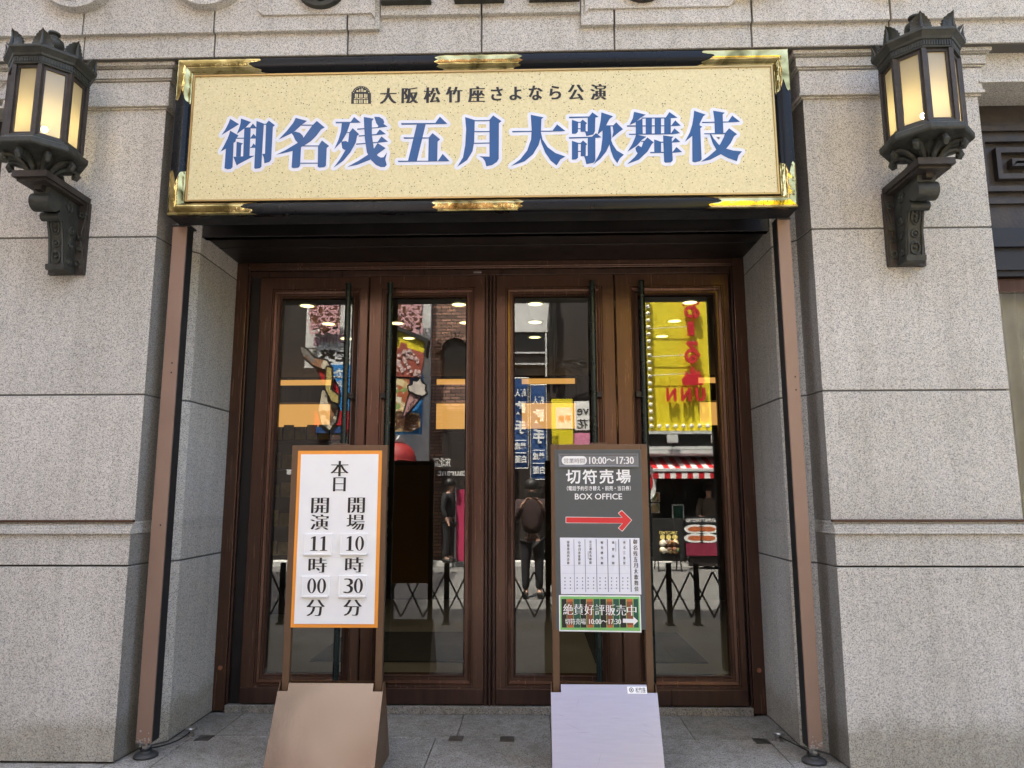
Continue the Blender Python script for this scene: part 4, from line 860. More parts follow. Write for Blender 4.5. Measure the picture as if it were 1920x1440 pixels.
for px_, py_, lab in ((383, 1384, 'steel floor plate near the left anchor knob'), (855, 1385, 'steel floor plate in the paving just right of the timetable stand'), (951, 1386, 'steel floor plate in the paving left of the ticket office stand'), (1428, 1390, 'steel floor plate near the right anchor knob')):
    g = atz(px_, py_); k = MB(); k.box(g.x-.045, g.x+.045, g.y-.05, g.y+.05, -.01, .003); k.box(g.x-.012, g.x+.012, g.y-.012, g.y+.012, .0031, .006)
    o = k.build('floor_plate', plain('worn_plate', (0.09, 0.088, 0.08), .45, .6), bevel=.0015); tag(o, lab, 'floor plate', 'floor plates in the entrance paving')
for x, z, lab in ((-1.985, 0.30, 'L'), (1.762, 0.30, 'R')):
    k = MB(); k.tube([(x, 0.925, z), (x, 0.936, z)], [0.014, 0.016], 14); k.tube([(x, 0.920, z), (x, 0.926, z)], 0.006, 10)
    k.build('door_sensor', plain('copper_stud', (.45, .2, .12), .35, .8), theatre, smooth=True)

# ---------------------------------------------------------------- inside the lobby
dl = None; cols = {0: 'leftmost', 1: 'second', 2: 'third', 3: 'fourth', 4: 'fifth', 5: 'rightmost'}; rows_ = ['front', 'second', 'third']
for j in range(3):
    for i in range(6):
        x, y = -1.83+i*0.693, 2.02+j*0.70
        lab = f'lit round ceiling downlight, {cols[i]} of six in the {rows_[j]} row behind the doors'
        if dl is None:
            dl = thing('ceiling_downlight', (x, y, 3.2), lab, 'downlight', 'round downlights in the lobby ceiling')
            k = MB(); k.lathe([(0.062, 3.2), (0.064, 3.1965), (0.078, 3.195), (0.080, 3.204)], x, y, 24, cap=False); k.build('trim_ring', M['board_white'], dl, smooth=True)
            k = MB(); k.disc((x, y, 3.1985), 0.0625, 24); k.build('lens', M['downlight'], dl)
        else:
            c = copy_tree(dl); c.location = (x, y, 3.2); c['label'] = lab
ny = LY-0.02
for i in range(6):                                  # the light the downlights give
    for j in (0, 2):
        l_ = bpy.data.lights.new('downlight_beam', 'SPOT'); l_.energy = 1.8; l_.spot_size = math.radians(110); l_.spot_blend = 0.8; l_.color = (1, .84, .6); l_.shadow_soft_size = 0.05
        o_ = bpy.data.objects.new('downlight_beam', l_); COL.objects.link(o_); o_.location = (-1.83+i*0.693, 2.02+j*0.70, 3.185)
for (x0, x1, z0, z1, lab) in ((-1.17, -0.36, 2.43, 2.80, 'glowing amber wall recess seen through the second door from the left'), (0.07, 0.84, 2.43, 2.80, 'glowing amber wall recess seen through the third door from the left'), (-3.72, -2.72, 2.46, 2.80, 'glowing amber wall recess seen through the far left door'), (2.62, 3.3, 2.47, 2.80, 'glowing amber wall recess seen through the far right door')):
    t = thing('lit_wall_recess', ((x0+x1)/2, ny, z0), lab, 'wall light', 'amber lit recesses on the lobby back wall')
    k = MB(); rect(k, flatframe(ny-.002), x0, x1, z0, z1, 0); k.build('glowing_panel', M['niche'], t)
    k = MB(); rect(k, flatframe(ny-.002), x0, x1, z1+.28, z1+.36, 0); k.build('glowing_strip', M['niche'], t)
    k = MB(); k.box(x0-.02, x1+.02, ny-.12, ny, z0-.04, z0-.01); k.box(x0-.02, x1+.02, ny-.10, ny, z1+.01, z1+.26); k.build('ledge', M['bronze_mid'], t)
BY = -2.45
fb = thing('folding_barrier', (0.2, BY, 0.0), 'black folding lattice barrier on the pavement, mirrored low in all four doors', 'barrier')
for x in (-3.4, -2.75, -2.1, -1.45, -0.80, -0.15, 0.5, 1.15, 1.80, 2.12, 2.8, 3.4):
    k = MB(); k.box(x-.030, x+.030, BY-.02, BY+.02, 0.02, 0.70); k.box(x-.045, x+.045, BY-.07, BY+.07, 0.0, 0.022); k.build('barrier_post', M['black'], fb, bevel=.004)
k = MB(); per = 0.36; x = -3.4
while x+per < 3.5:
    for za_, zb_ in ((0.60, 0.09), (0.09, 0.60)):
        y = BY+.03+.012*(1 if za_ > zb_ else -1); k.tube([(x, y, za_), (x+per*.72, y, zb_)], .013, 4)
    x += per*.36*2
k.build('lattice', M['black'], fb)
k = MB(); k.box(0.75, 1.72, 2.25, 3.6, 0.051, 0.062); tag(k.build('floor_mat', M['mat'], bevel=.003), 'dark entrance mat lying on the lobby floor', 'mat')
k = MB(); k.box(-1.75, -0.3, 2.25, 3.6, 0.051, 0.062); tag(k.build('floor_mat', M['mat'], bevel=.003), 'dark entrance mat behind the timetable stand', 'mat')
rk = thing('leaflet_rack', (-2.75, 4.6, 0.05), 'dark leaflet rack with rows of yellow flyers in the lobby', 'rack')
k = MB(); k.box(-3.5, -2.15, 4.75, 4.8, .05, 2.35); 
for z in (.75, 1.1, 1.45, 1.8, 2.15): k.box(-3.5, -2.15, 4.5, 4.75, z, z+.02)
k.box(-3.53, -3.5, 4.5, 4.8, .05, 2.35); k.box(-2.15, -2.12, 4.5, 4.8, .05, 2.35); k.build('shelving', M['lobby_wall'], rk)
fly = plain('flyer_yellow', (0.42, 0.32, 0.06), .6, var=.35, scale=14)
for z in (.77, 1.12, 1.47, 1.82, 2.17):
    k = MB()
    for i in range(9):
        x = -3.48+i*.147+random.uniform(-.004, .004); k.box(x, x+.125, 4.60, 4.605+random.uniform(0, .02), z, z+.17+random.uniform(-.02, .03))
    k.build('flyer_row', fly, rk)
# ---------------------------------------------------------------- the far side of the street, seen mirrored in the door glass
FY = -9.6
def A(px, py, y=FY): return across(px, py, y)
def abox(mb, px0, py0, px1, py1, yf, yb_):
    (x0, z1), (x1, z0) = A(px0, py0, yf), A(px1, py1, yf); mb.box(x0, x1, yb_, yf, z0, z1); return x0, x1, z0, z1
M['render'] = plain('pale_render', (0.62, 0.62, 0.60), .9, var=.1, bump=.3, bscale=25)
def brickmat():
    m, t, p = newmat('brown_brick'); v = coords(t)
    rt = t.nodes.new('ShaderNodeMapping'); rt.inputs['Rotation'].default_value = (math.pi/2, 0, 0); t.links.new(v, rt.inputs['Vector'])
    b = N(t, 'ShaderNodeTexBrick', Scale=1.0); b.inputs['Color1'].default_value = (.44, .24, .17, 1); b.inputs['Color2'].default_value = (.15, .085, .07, 1); b.inputs['Mortar'].default_value = (.045, .04, .035, 1)
    b.inputs['Brick Width'].default_value = .23; b.inputs['Row Height'].default_value = .075; b.inputs['Mortar Size'].default_value = .012
    t.links.new(rt.outputs[0], b.inputs['Vector']); t.links.new(b.outputs['Color'], p.inputs['Base Color']); p.inputs['Roughness'].default_value = .85; return m
M['brick'] = brickmat()
M['shopdark'] = plain('dark_timber', (0.024, 0.017, 0.015), .6, var=.3, scale=5, stretch=(3, 3, .3))
M['yellow'] = plain('sign_yellow', (0.72, 0.60, 0.015), .55, var=.04); M['signred'] = plain('sign_red', (0.55, 0.02, 0.03), .45, var=.1)
M['steel'] = plain('white_steel', (.62, .63, .63), .45, .2); M['navy'] = plain('banner_navy', (0.012, 0.06, 0.20), .8); M['sky_blue'] = plain('sign_blue', (0.03, 0.22, 0.55), .5)
M['pink'] = plain('poster_pink', (.62, .22, .34), .6, var=.3, scale=20); M['dishprint'] = printed('dish_print', [(.62, .45, .22), (.45, .12, .05), (.75, .62, .35), (.12, .06, .03), (.25, .38, .12), (.80, .74, .60), (.55, .25, .08)], 9.0)
M['striped_print'] = printed('street_print', [(.55, .48, .35), (.16, .10, .07), (.62, .55, .42), (.32, .16, .09), (.20, .18, .16)], 6.0)
M['noodle'] = plain('noodle_tan', (.52, .36, .18), .7, var=.5, scale=10); M['sauce'] = plain('sauce_brown', (.13, .05, .025), .4, var=.4, scale=12)
M['dgrey'] = plain('window_dark', (.02, .022, .025), .15); M['skin'] = plain('skin', (.5, .3, .22), .6); M['cloth'] = plain('work_cloth', (.10, .07, .05), .9)
def building(name, label, px0, px1, h, mat, extra=None, x0=None, x1=None, yf=FY):
    xa = A(px0, 900)[0] if x0 is None else x0; xb = A(px1, 900)[0] if x1 is None else x1
    t = thing(name, ((xa+xb)/2, yf, 0), label, 'building'); k = MB(); k.box(xa, xb, yf-7, yf, -.01, h); k.build('wall', mat, t)
    return t, xa, xb
pale, *_ = building('shop_building', 'pale rendered shop building covered in food signs, mirrored in the doors', 562, 803, 10.5, M['render'])
dkb, *_ = building('dark_shop_building', 'dark timber shop building at the far left, mirrored in the far left door', 300, 561.5, 19.0, M['shopdark'], x0=-24.0, yf=FY-.05)  # height raised to block sky light from the left
k = MB(); abox(k, 562, 890, 803, 1062, FY+.25, FY+.02); k.build('shop_front', M['shopdark'], pale); k = MB(); abox(k, 562, 690, 611, 889, FY+.15, FY+.02); k.build('dark_shutter', M['shopdark'], pale)
for px in (745, 760, 775, 790, 800):
    k = MB(); abox(k, px, 892, px+7, 1062, FY+.30, FY+.251); k.build('timber_board', M['shopdark'], pale)
k = MB(); abox(k, 538, 880, 803, 889, FY+.7, FY+.02); k.build('canopy', M['steel'], pale)
brick, *_ = building('brick_building', 'dark brown brick building with an arched window, mirrored in the second door', 803.5, 962, 10.5, M['brick'], yf=FY-.15)
k = MB(); cx, z0 = A(853, 710, FY-.14); pl_ = [(cx-.30, z0), (cx+.30, z0)]+[(cx+.30*math.cos(a), z0+.62+.30*math.sin(a)) for a in [math.pi*i/12 for i in range(13)]]
k.prism([(a, b_) for a, b_ in pl_], FY-.15, FY-.12); wn_ = k.build('arched_window', M['dgrey'], brick)
k = MB(); n_ = 14
for i in range(n_):
    a0, a1 = math.pi*i/n_+.02, math.pi*(i+1)/n_-.02; k.prism([(cx+r*math.cos(a), z0+.62+r*math.sin(a)) for r, a in ((.31, a0), (.47, a0), (.47, a1), (.31, a1))], FY-.15, FY-.06)
k.build('brick_arch', M['brick'], wn_)
k = MB(); abox(k, 830, 770, 962, 1065, FY+.1, FY-.145); k.build('shop_front', M['shopdark'], brick)
k = MB(); put_text(k, facing_back(FY+.1), '东北菜', -A(845, 868, FY+.1)[0], -A(812, 868, FY+.1)[0], A(830, 876, FY+.1)[1], A(830, 858, FY+.1)[1], off=.02, d=.002)
put_text(k, facing_back(FY+.1), 'Restaurant', -A(900, 885, FY+.1)[0], -A(822, 885, FY+.1)[0], A(830, 892, FY+.1)[1], A(830, 880, FY+.1)[1], off=.02, d=.002); k.build('window_lettering', M['board_white'], brick)
darkb, *_ = building('black_clad_building', 'black clad building with a white upper wall and tangled cables, mirrored in the third door', 963, 1199, 9.5, M['shopdark'], yf=FY-.1)
k = MB(); abox(k, 963, 480, 1031, 622, FY+.05, FY-.09); k.build('white_wall', M['render'], darkb)
k = MB(); abox(k, 963, 626, 1024, 704, FY+.03, FY-.09); wd = k.build('window', M['dgrey'], darkb)
k = MB()
for y in (660, 681): abox(k, 963, y, 1024, y+2.5, FY+.06, FY+.031)
abox(k, 1022, 624, 1026, 706, FY+.07, FY-.05); k.build('window_bar', M['steel'], wd)
k = MB(); random.seed(3)
for i in range(22):
    a = A(1030+random.uniform(0, 14), 590+random.uniform(-90, 10), FY+.12); b_ = A(1026+random.uniform(0, 16), 690+random.uniform(-10, 30), FY+.12)
    mid = ((a[0]+b_[0])/2+random.uniform(-.1, .1), (a[1]+b_[1])/2); k.tube([(a[0], FY+.1+random.uniform(0, .1), a[1]), (mid[0], FY+.1+random.uniform(0, .1), mid[1]), (b_[0], FY+.1+random.uniform(0, .1), b_[1])], .012, 5)
for i in range(14):
    c = A(1050+random.uniform(0, 45), 690+random.uniform(-12, 12), FY+.2); r = random.uniform(.1, .3)
    k.tube([(c[0]+r*math.cos(q*.6), FY+.15+.02*q, c[1]+.5*r*math.sin(q*.6)) for q in range(8)], .010, 5)
k.build('cable_tangle', M['black'], darkb)
k = MB(); k.box(*(A(1030, 590)[0], A(1044, 590)[0]), FY-.1, FY+.05, 3.6, 9); k.build('cable_duct', M['shopdark'], darkb)
takoy, *_ = building('takoyaki_shop', 'dark fronted food shop under a yellow sign, mirrored in the far right door', 1199.5, 1500, 7.2, M['shopdark'], x1=12.0)
k = MB(); abox(k, 1201, 812, 1480, 836, FY+.5, FY+.01); k.build('fascia', M['black'], takoy)
for y0, y1, d in ((837, 842, .75), (844, 850, .8), (851, 854, .6)):
    k = MB(); abox(k, 1203, y0, 1480, y1, FY+d, FY+.01); k.build('eave', M['steel'], takoy)
k = MB(); abox(k, 1228, 905, 1330, 972, FY+.12, FY+.01); k.build('serving_hatch', M['dgrey'], takoy)
k = MB(); abox(k, 1205, 985, 1480, 1062, FY+.2, FY+.01); k.build('counter', M['shopdark'], takoy); k = MB(); abox(k, 1290, 978, 1500, 1062, FY+.85, FY+.72); k.build('counter_front', M['shopdark'], takoy)
# yellow sign with bulbs
YS = FY+.55
ys = thing('yellow_bulb_sign', (A(1270, 800, YS)[0], YS, A(1270, 805, YS)[1]), 'bright yellow shop sign with red letters and bulb border, mirrored in the far right door', 'shop sign')
k = MB(); x0, x1, z0, z1 = abox(k, 1201, 470, 1425, 808, YS, YS-.25); k.build('board', M['yellow'], ys)
k = MB(); k.box(x0-.06, x0, YS-.25, YS+.12, z0, z1); k.box(x0-.06, x1+.06, YS-.25, YS+.12, z0-.06, z0-.001); k.build('return_edge', M['steel'], ys)
bulbm = plain('opal_bulb', (.82, .80, .72), .2)
for i in range(20):
    k = MB(); k.ball((x0+.10, YS+.12, z0+.10+i*.152), .045, 7); k.tube([(x0+.10, YS, z0+.10+i*.152), (x0+.10, YS+.09, z0+.10+i*.152)], .02, 8); k.build('bulb', bulbm, ys, smooth=True)
for i in range(1, 13):
    k = MB(); k.ball((x0+.10+i*.168, YS+.12, z0+.10), .045, 7); k.tube([(x0+.10+i*.168, YS, z0+.10), (x0+.10+i*.168, YS+.09, z0+.10)], .02, 8); k.build('bulb', bulbm, ys, smooth=True)
BF = facing_back(YS+.16)
def back_text(mb, fr, t, px0, py0, px1, py1, y, **kw):
    put_text(mb, fr, t, -A(px1, py0, y)[0], -A(px0, py0, y)[0], A(px0, py1, y)[1], A(px0, py0, y)[1], **kw)
def solid(mb, depth):                       # gives flat lettering a real thickness
    nv = len(mb.v); vs = [(v[0], v[1]-depth, v[2]) for v in mb.v]; ec = {}
    for f in mb.f:
        for a, b_ in zip(f, f[1:]+f[:1]): ec[(a, b_)] = 1
    fs = [tuple(i+nv for i in reversed(f)) for f in mb.f]+[(b_, a, a+nv, b_+nv) for (a, b_) in ec if (b_, a) not in ec]
    mb.v += vs; mb.f += fs; mb.mi += [mb.m]*len(fs)
k = MB()
for t_, q in (('お', (1276, 560, 1308, 600)), ('る', (1280, 642, 1310, 684))): back_text(k, BF, t_, *q, YS, off=.03)
x0_, x1_, zt, zb_ = A(1286, 606, YS)[0], A(1298, 606, YS)[0], A(1290, 606, YS)[1], A(1290, 632, YS)[1]; rect(k, BF, -x1_, -x0_, zb_, zt)
fx, fz_ = A(1297, 724, YS); fl = [(-.20, 0), (.20, 0), (.24, .12), (.17, .20), (.15, .30), (.06, .22), (.02, .42), (-.08, .26), (-.13, .34), (-.17, .19), (-.25, .11)]
shape(k, BF, [(-fx+a, fz_+b_) for a, b_ in fl])
for i, ch in enumerate('UNN'): back_text(k, BF, ch, 1310-i*27-9, 729, 1310-i*27+9, 754, YS, off=.04)
solid(k, .05); k.build('red_lettering', M['signred'], ys)
k = MB()
for i in range(3):
    x, z = A(1296, 580+i*62, YS); k.tube([(x, YS, z), (x, YS+.14, z)], .012, 6)
for py in (612, 665, 700): a, b_ = A(1215, py+4, YS+.1), A(1296, py, YS+.1); k.tube([(a[0], YS+.08, a[1]), (b_[0], YS+.1, b_[1])], .008, 6)
k.build('neon_tube', M['steel'], ys)
# floodlight, awning, oval sign, menu boards
for px in (1262, 1345):
    t = thing('floodlight', (A(px, 830, FY+.9)[0], FY+.9, A(px, 840, FY+.9)[1]), 'silver floodlight on the eave under the yellow sign, ' + ('nearer the awning end' if px == 1262 else 'at the far right'), 'floodlight', 'floodlights on the shop eave')
    k = MB(); abox(k, px-10, 815, px+10, 830, FY+1.0, FY+.88); k.build('housing', M['steel'], t, bevel=.01); k = MB(); abox(k, px-3, 831, px+3, 838, FY+.93, FY+.9); k.build('stem', M['black'], t)
aw = thing('striped_awning', (A(1290, 870)[0], FY, A(1290, 895)[1]), 'red and white striped awning over the food counter, mirrored in the far right door', 'awning')
yA, yB = FY+.15, FY+.95; k = MB(); kv = MB(); xa, xb = A(1224, 880, yB)[0], A(1460, 880, yB)[0]; zt = A(1290, 857, yA)[1]; zm = A(1290, 878, yB)[1]; zv = A(1290, 897, yB)[1]; n_ = 22
for i in range(n_):
    k.m = kv.m = i % 2; u0, u1 = xa+(xb-xa)*i/n_, xa+(xb-xa)*(i+1)/n_
    k.add([(u0, yA, zt), (u1, yA, zt), (u1, yB, zm), (u0, yB, zm)], [(0, 1, 2, 3)])
    kv.add([(u0, yB+.012, zm-.09), (u1, yB+.012, zm-.09), (u1, yB+.012, zv), (u0, yB+.012, zv)], [(0, 1, 2, 3)])
k.build('canopy', [M['signred'], M['board_white']], aw); kv.build('valance', [M['signred'], M['board_white']], aw)
k = MB(); k.box(xa, xb, yB-.03, yB+.03, zm-.07, zm); k.build('front_bar', M['steel'], aw, bevel=.01)
ov = thing('oval_sign', (A(1217, 905, FY+.6)[0], FY+.6, A(1217, 925, FY+.6)[1]), 'oval white hanging sign with a red mark beside the awning', 'shop sign')
cx, cz = A(1217, 904, FY+.6); k = MB(); k.prism([(cx+.15*math.cos(a), cz+.36*math.sin(a)) for a in [2*math.pi*i/28 for i in range(28)]], FY+.55, FY+.61); k.build('face', M['board_white'], ov)
k = MB(); k.prism([(cx+.075*math.cos(a), cz+.17*math.sin(a)) for a in [2*math.pi*i/24 for i in range(24)]], FY+.611, FY+.618); k.build('red_mark', M['signred'], ov)
MY = -8.3
ms = thing('menu_stand', (A(1255, 1060, MY)[0], MY, 0), 'black easel menu board with round dumplings pictured, mirrored in the far right door', 'menu board')
k = MB(); x0, x1, z0, z1 = abox(k, 1224, 972, 1284, 1050, MY, MY-.04); k.build('board', M['black'], ms, bevel=.004)
k = MB()
for x in (x0+.08, x1-.08): k.tube([(x, MY-.02, z0+.05), (x, MY+.05, 0)], .015, 6); k.tube([(x, MY-.04, z1-.1), (x, MY-.45, 0)], .015, 6)
k.build('easel', M['black'], ms)
k = MB(); mf = facing_back(MY); W_ = x1-x0; H_ = z1-z0
put_text(k, mf, 'TAKOYAKI', -x1+.2*W_, -x0-.2*W_, z0+.62*H_, z0+.69*H_, off=.03, d=.003); 
for i in range(3):
    for r_ in (.28, .22): pass
    c0 = -x1+W_*(.3+.2*i); n_ = 16; shape(k, mf, [(c0+.05*math.cos(2*math.pi*q/n_), z0+.55*H_+.05*math.sin(2*math.pi*q/n_)) for q in range(n_)], .003)
k.build('menu_lettering', plain('menu_cream', (.75, .62, .2), .5), ms)
k = MB()
for i in range(3):
    for j in range(2): k.ball((x0+W_*(.3+.2*i), MY+.015, z0+H_*(.40-.16*j)), .075, 6)
k.build('dumpling_picture', M['dishprint'], ms, smooth=True)
mw = thing('wall_menu', (A(1310, 1030, FY+.90)[0], FY+.9, A(1310, 1045, FY+.90)[1]), 'dark red wall menu panel with food dishes behind the easel board', 'menu board')
k = MB(); x0, x1, z0, z1 = abox(k, 1284, 968, 1350, 1042, FY+.90, FY+.86); k.build('panel', M['dgrey'], mw)
k = MB(); rect(k, facing_back(FY+.90), -x1, -x0, z0, z0+.32*(z1-z0), .003); k.build('price_band', plain('menu_crimson', (.22, .02, .05), .5), mw)
k = MB(); back_text(k, facing_back(FY+.90), 'GOURMET TAKOYAKI', 1286, 972, 1345, 979, FY+.90, off=.02, d=.004)
for i in range(2):
    for j in range(2):
        c0, c1 = A(1303+i*25, 992+j*17, FY+.90); n_ = 20; shape(k, facing_back(FY+.90), [(-c0+.22*math.cos(2*math.pi*q/n_), c1+.09*math.sin(2*math.pi*q/n_)) for q in range(n_)], .004)
k.build('dish_picture', M['board_white'], mw)
k = MB()
for i in range(2):
    for j in range(2): c0, c1 = A(1303+i*25, 992+j*17, FY+.90); n_ = 16; shape(k, facing_back(FY+.90), [(-c0+.15*math.cos(2*math.pi*q/n_), c1+.05*math.sin(2*math.pi*q/n_)) for q in range(n_)], .006)
k.build('food_picture', M['persimmon'], mw)
for px, py, lab in ((1229, 932, 'small food photo poster beside the serving hatch, upper of two'), (1229, 953, 'small food photo poster beside the serving hatch, lower of two')):
    t = thing('food_poster', (A(px, py, FY+.3)[0], FY+.3, A(px, py+9, FY+.3)[1]), lab, 'poster', 'food posters beside the hatch'); k = MB(); abox(k, px-8, py-9, px+8, py+9, FY+.30, FY+.27); k.build('card', M['board_white'], t); k = MB(); abox(k, px-7, py-8, px+7, py+8, FY+.304, FY+.3005); k.build('photo_print', M['dishprint'], t)
t = thing('green_drink_poster', (A(1270, 960, FY+.5)[0], FY+.5, A(1270, 972, FY+.5)[1]), 'white framed dark poster with a green picture above the easel board', 'poster'); k = MB(); abox(k, 1260, 946, 1283, 974, FY+.5, FY+.46); k.build('frame', M['board_white'], t); k = MB(); abox(k, 1262, 948, 1281, 972, FY+.505, FY+.501); k.build('picture', M['green_dark'], t)
# vertical banners
for (px0, py0, px1, py1, lab) in ((963, 711, 989, 876, 'navy vertical banner with white characters, the higher of two beside the white wall'), (996, 724, 1024, 897, 'navy vertical banner with white characters, the lower of two beside the posters')):
    yb2 = FY+.75; (x0, z1), (x1, z0) = A(px0, py0, yb2), A(px1, py1, yb2)
    t = thing('vertical_banner', ((x0+x1)/2, yb2, z0), lab, 'banner', 'navy vertical banners across the street')
    k = MB(); n_ = 12; vs = []
    for i in range(n_+1):
        z = z0+(z1-z0)*i/n_
        for x in (x0, x1): vs.append((x, yb2+.03*math.sin(i*.7+x), z))
    k.add(vs, [(2*i, 2*i+1, 2*i+3, 2*i+2) for i in range(n_)]); k.build('cloth', M['navy'], t)
    k = MB(); H_ = z1-z0; W_ = x1-x0; fr_ = facing_back(yb2+.035); xc = -(x0+x1)/2
    for tx_, q, hh in (('新人', .16, .09), ('歌', .33, .155), ('手', .55, .155), ('養成', .765, .085), ('白亜', .91, .085)):
        w_ = W_*(.84 if len(tx_) == 2 else .80); put_text(k, fr_, tx_, xc-w_/2, xc+w_/2, z1-H_*(q+hh/2), z1-H_*(q-hh/2), off=.035, d=.004)
    for q in (.70, .84): rect(k, fr_, xc-W_*.42, xc+W_*.42, z1-H_*q-.01, z1-H_*q+.01, .004)
    k.build('banner_lettering', M['board_white'], t)
    k = MB(); k.tube([(x0-.03, yb2, z1+.02), (x1+.03, yb2, z1+.02)], .015, 8); k.tube([(x0-.02, yb2, z0), (x0-.02, yb2, z1+.02)], .008, 6); k.tube([(x1+.02, yb2, z0), (x1+.02, yb2, z1)], .008, 6); k.tube([(x0-.02, yb2, z0-.02), (x1+.02, yb2, z0-.02)], .012, 6); k.build('pole', M['steel'], t)
# posters beside the banners
pw = thing('white_shop_sign', (A(1095, 800, FY+.3)[0], FY+.3, A(1095, 806, FY+.3)[1]), 'white sign with black shop lettering between the banners and the yellow sign', 'shop sign')
k = MB(); abox(k, 1077, 752, 1140, 806, FY+.3, FY+.2); k.build('panel', M['board_white'], pw)
k = MB(); back_text(k, facing_back(FY+.3), 'eve', 1082, 766, 1115, 779, FY+.3, off=.01, d=.004); back_text(k, facing_back(FY+.3), '石花', 1082, 786, 1124, 804, FY+.3, off=.02, d=.004); k.build('sign_lettering', M['ink'], pw)
pk = thing('pink_poster', (A(1080, 830, FY+.3)[0], FY+.3, A(1080, 836, FY+.3)[1]), 'pink poster board under the white shop sign', 'poster')
k = MB(); abox(k, 1043, 812, 1140, 850, FY+.3, FY+.25); k.build('board', M['pink'], pk)
rp = thing('recruiting_sign', (A(1058, 800, FY+.35)[0], FY+.35, A(1058, 808, FY+.35)[1]), 'yellow edged cream sign with red characters left of the white shop sign', 'shop sign')
k = MB(); abox(k, 1034, 748, 1075, 845, FY+.35, FY+.30); k.build('edge', M['yellow'], rp); k = MB(); abox(k, 1042, 764, 1073, 804, FY+.356, FY+.3501); k.build('face', plain('sign_cream', (.72, .66, .55), .5), rp)
k = MB(); back_text(k, facing_back(FY+.36), '募集', 1046, 778, 1071, 791, FY+.36, off=.02, d=.004); k.build('sign_lettering', M['persimmon'], rp)
# signs on the pale building
for px0, px1, lab in ((579, 640, 'cluster of brown plank signs with pink lettering, mirrored in the far left door'), (736, 795, 'cluster of brown plank signs with pink lettering, mirrored in the second door')):
    t = thing('plank_sign', (A((px0+px1)/2, 620, FY+.5)[0], FY+.5, A(px0, 625, FY+.5)[1]), lab, 'shop sign', 'brown plank signs high on the pale building')
    for i in range(3):
        u0 = px0+(px1-px0)*i/3; u1 = u0+(px1-px0)/3-2; sl = (i-1)*6
        k = MB(); q4 = [A(u0+sl*.3, 520, FY+.5), A(u1+sl*.3, 520, FY+.5), A(u1-sl*.6, 618-abs(sl), FY+.5), A(u0-sl*.6, 624-abs(sl), FY+.5)]
        k.prism(q4, FY+.38, FY+.5); k.build('plank', M['sauce'], t)
        k = MB(); xc = -A((u0+u1)/2-sl*.2, 580, FY+.5)[0]
        for j, ch in enumerate(['たこ焼き', 'お好み焼', '焼きそば'][i]):
            zt_ = A(u0, 540+j*21, FY+.5)[1]; s_ = .30; put_text(k, facing_back(FY+.5), ch, xc-s_/2, xc+s_/2, zt_-s_, zt_, off=.03, em=True, d=.006)
        k.build('plank_lettering', plain('pale_pink_paint', (.62, .34, .36), .5), t)
ds_ = thing('dining_sign', (A(610, 650, FY+.3)[0], FY+.3, A(610, 652, FY+.3)[1]), 'pale sign band with pink dining lettering, mirrored in the far left door', 'shop sign')
k = MB(); abox(k, 574, 622, 720, 651, FY+.3, FY+.1); k.build('panel', M['render'], ds_)
k = MB(); back_text(k, facing_back(FY+.3), 'Dining', 588, 628, 650, 648, FY+.3, off=-.005, d=.004); k.build('sign_lettering', plain('raspberry', (.42, .06, .16), .5), ds_)
kd = thing('brush_lettered_sign', (A(620, 680, FY+.32)[0], FY+.32, A(620, 683, FY+.32)[1]), 'white sign with thick black brush characters under the dining band', 'shop sign')
k = MB(); abox(k, 596, 652, 720, 683, FY+.32, FY+.1); k.build('panel', M['board_white'], kd)
k = MB(); back_text(k, facing_back(FY+.32), '元気に薬', 600, 655, 712, 681, FY+.32, off=.05, d=.004); k.build('sign_lettering', M['ink'], kd)
bs_ = thing('blue_shop_sign', (A(632, 790, FY+.34)[0], FY+.34, A(632, 810, FY+.34)[1]), 'tall blue sign panel with red foot under the brush lettered sign', 'shop sign')
k = MB(); abox(k, 612, 684, 665, 770, FY+.34, FY+.2); k.build('panel', M['sky_blue'], bs_)
k = MB(); abox(k, 590, 771, 665, 812, FY+.34, FY+.2); k.build('foot_panel', M['signred'], bs_)
k = MB()
for j in range(4): 
    zt_ = A(640, 690+j*12, FY+.34)[1]; xc = -A(634, 690, FY+.34)[0]; put_text(k, facing_back(FY+.34), 'たこやき'[j], xc-.12, xc+.12, zt_-.24, zt_, off=.03, em=True, d=.004)
k.build('sign_lettering', M['board_white'], bs_)
sq = thing('food_cutout_sign', (A(610, 720, FY+.9)[0], FY+.9, A(610, 800, FY+.9)[1]), 'layered cut out food sign in brown, red and yellow before the blue sign', 'shop sign')
def cutout(parent, name, pts, y, mat, edge=.035):
    pl__ = [A(px, py, y) for px, py in pts]; k = MB(); k.prism(grow(pl__, edge), y-.05, y-.012); o = k.build(name+'_edge', M['ink'], parent); k = MB(); k.prism(pl__, y-.011, y); return k.build(name, mat, parent)
cutout(sq, 'bread_shape', [(563, 648), (574, 655), (590, 672), (612, 676), (619, 688), (606, 692), (586, 684), (568, 668)], FY+.92, M['striped_print'])
cutout(sq, 'red_wedge', [(596, 692), (614, 694), (634, 728), (636, 742), (618, 736), (604, 716)], FY+.88, M['signred'])
cutout(sq, 'mustard_strip', [(613, 688), (621, 690), (622, 712), (619, 730), (634, 742), (634, 756), (622, 752), (610, 728)], FY+.96, plain('mustard', (.46, .37, .13), .5))
cutout(sq, 'grilled_shape', [(604, 732), (616, 734), (626, 752), (634, 766), (630, 790), (618, 806), (604, 796), (597, 770)], FY+.84, M['striped_print'])
cutout(sq, 'navy_foot', [(592, 800), (640, 800), (640, 812), (592, 812)], FY+.80, M['navy'])
fs_ = thing('food_signboard', (A(765, 812, FY+.6)[0], FY+.6, A(765, 815, FY+.6)[1]), 'tall red dotted food signboard with ice cream cone, mirrored in the second door', 'shop sign')
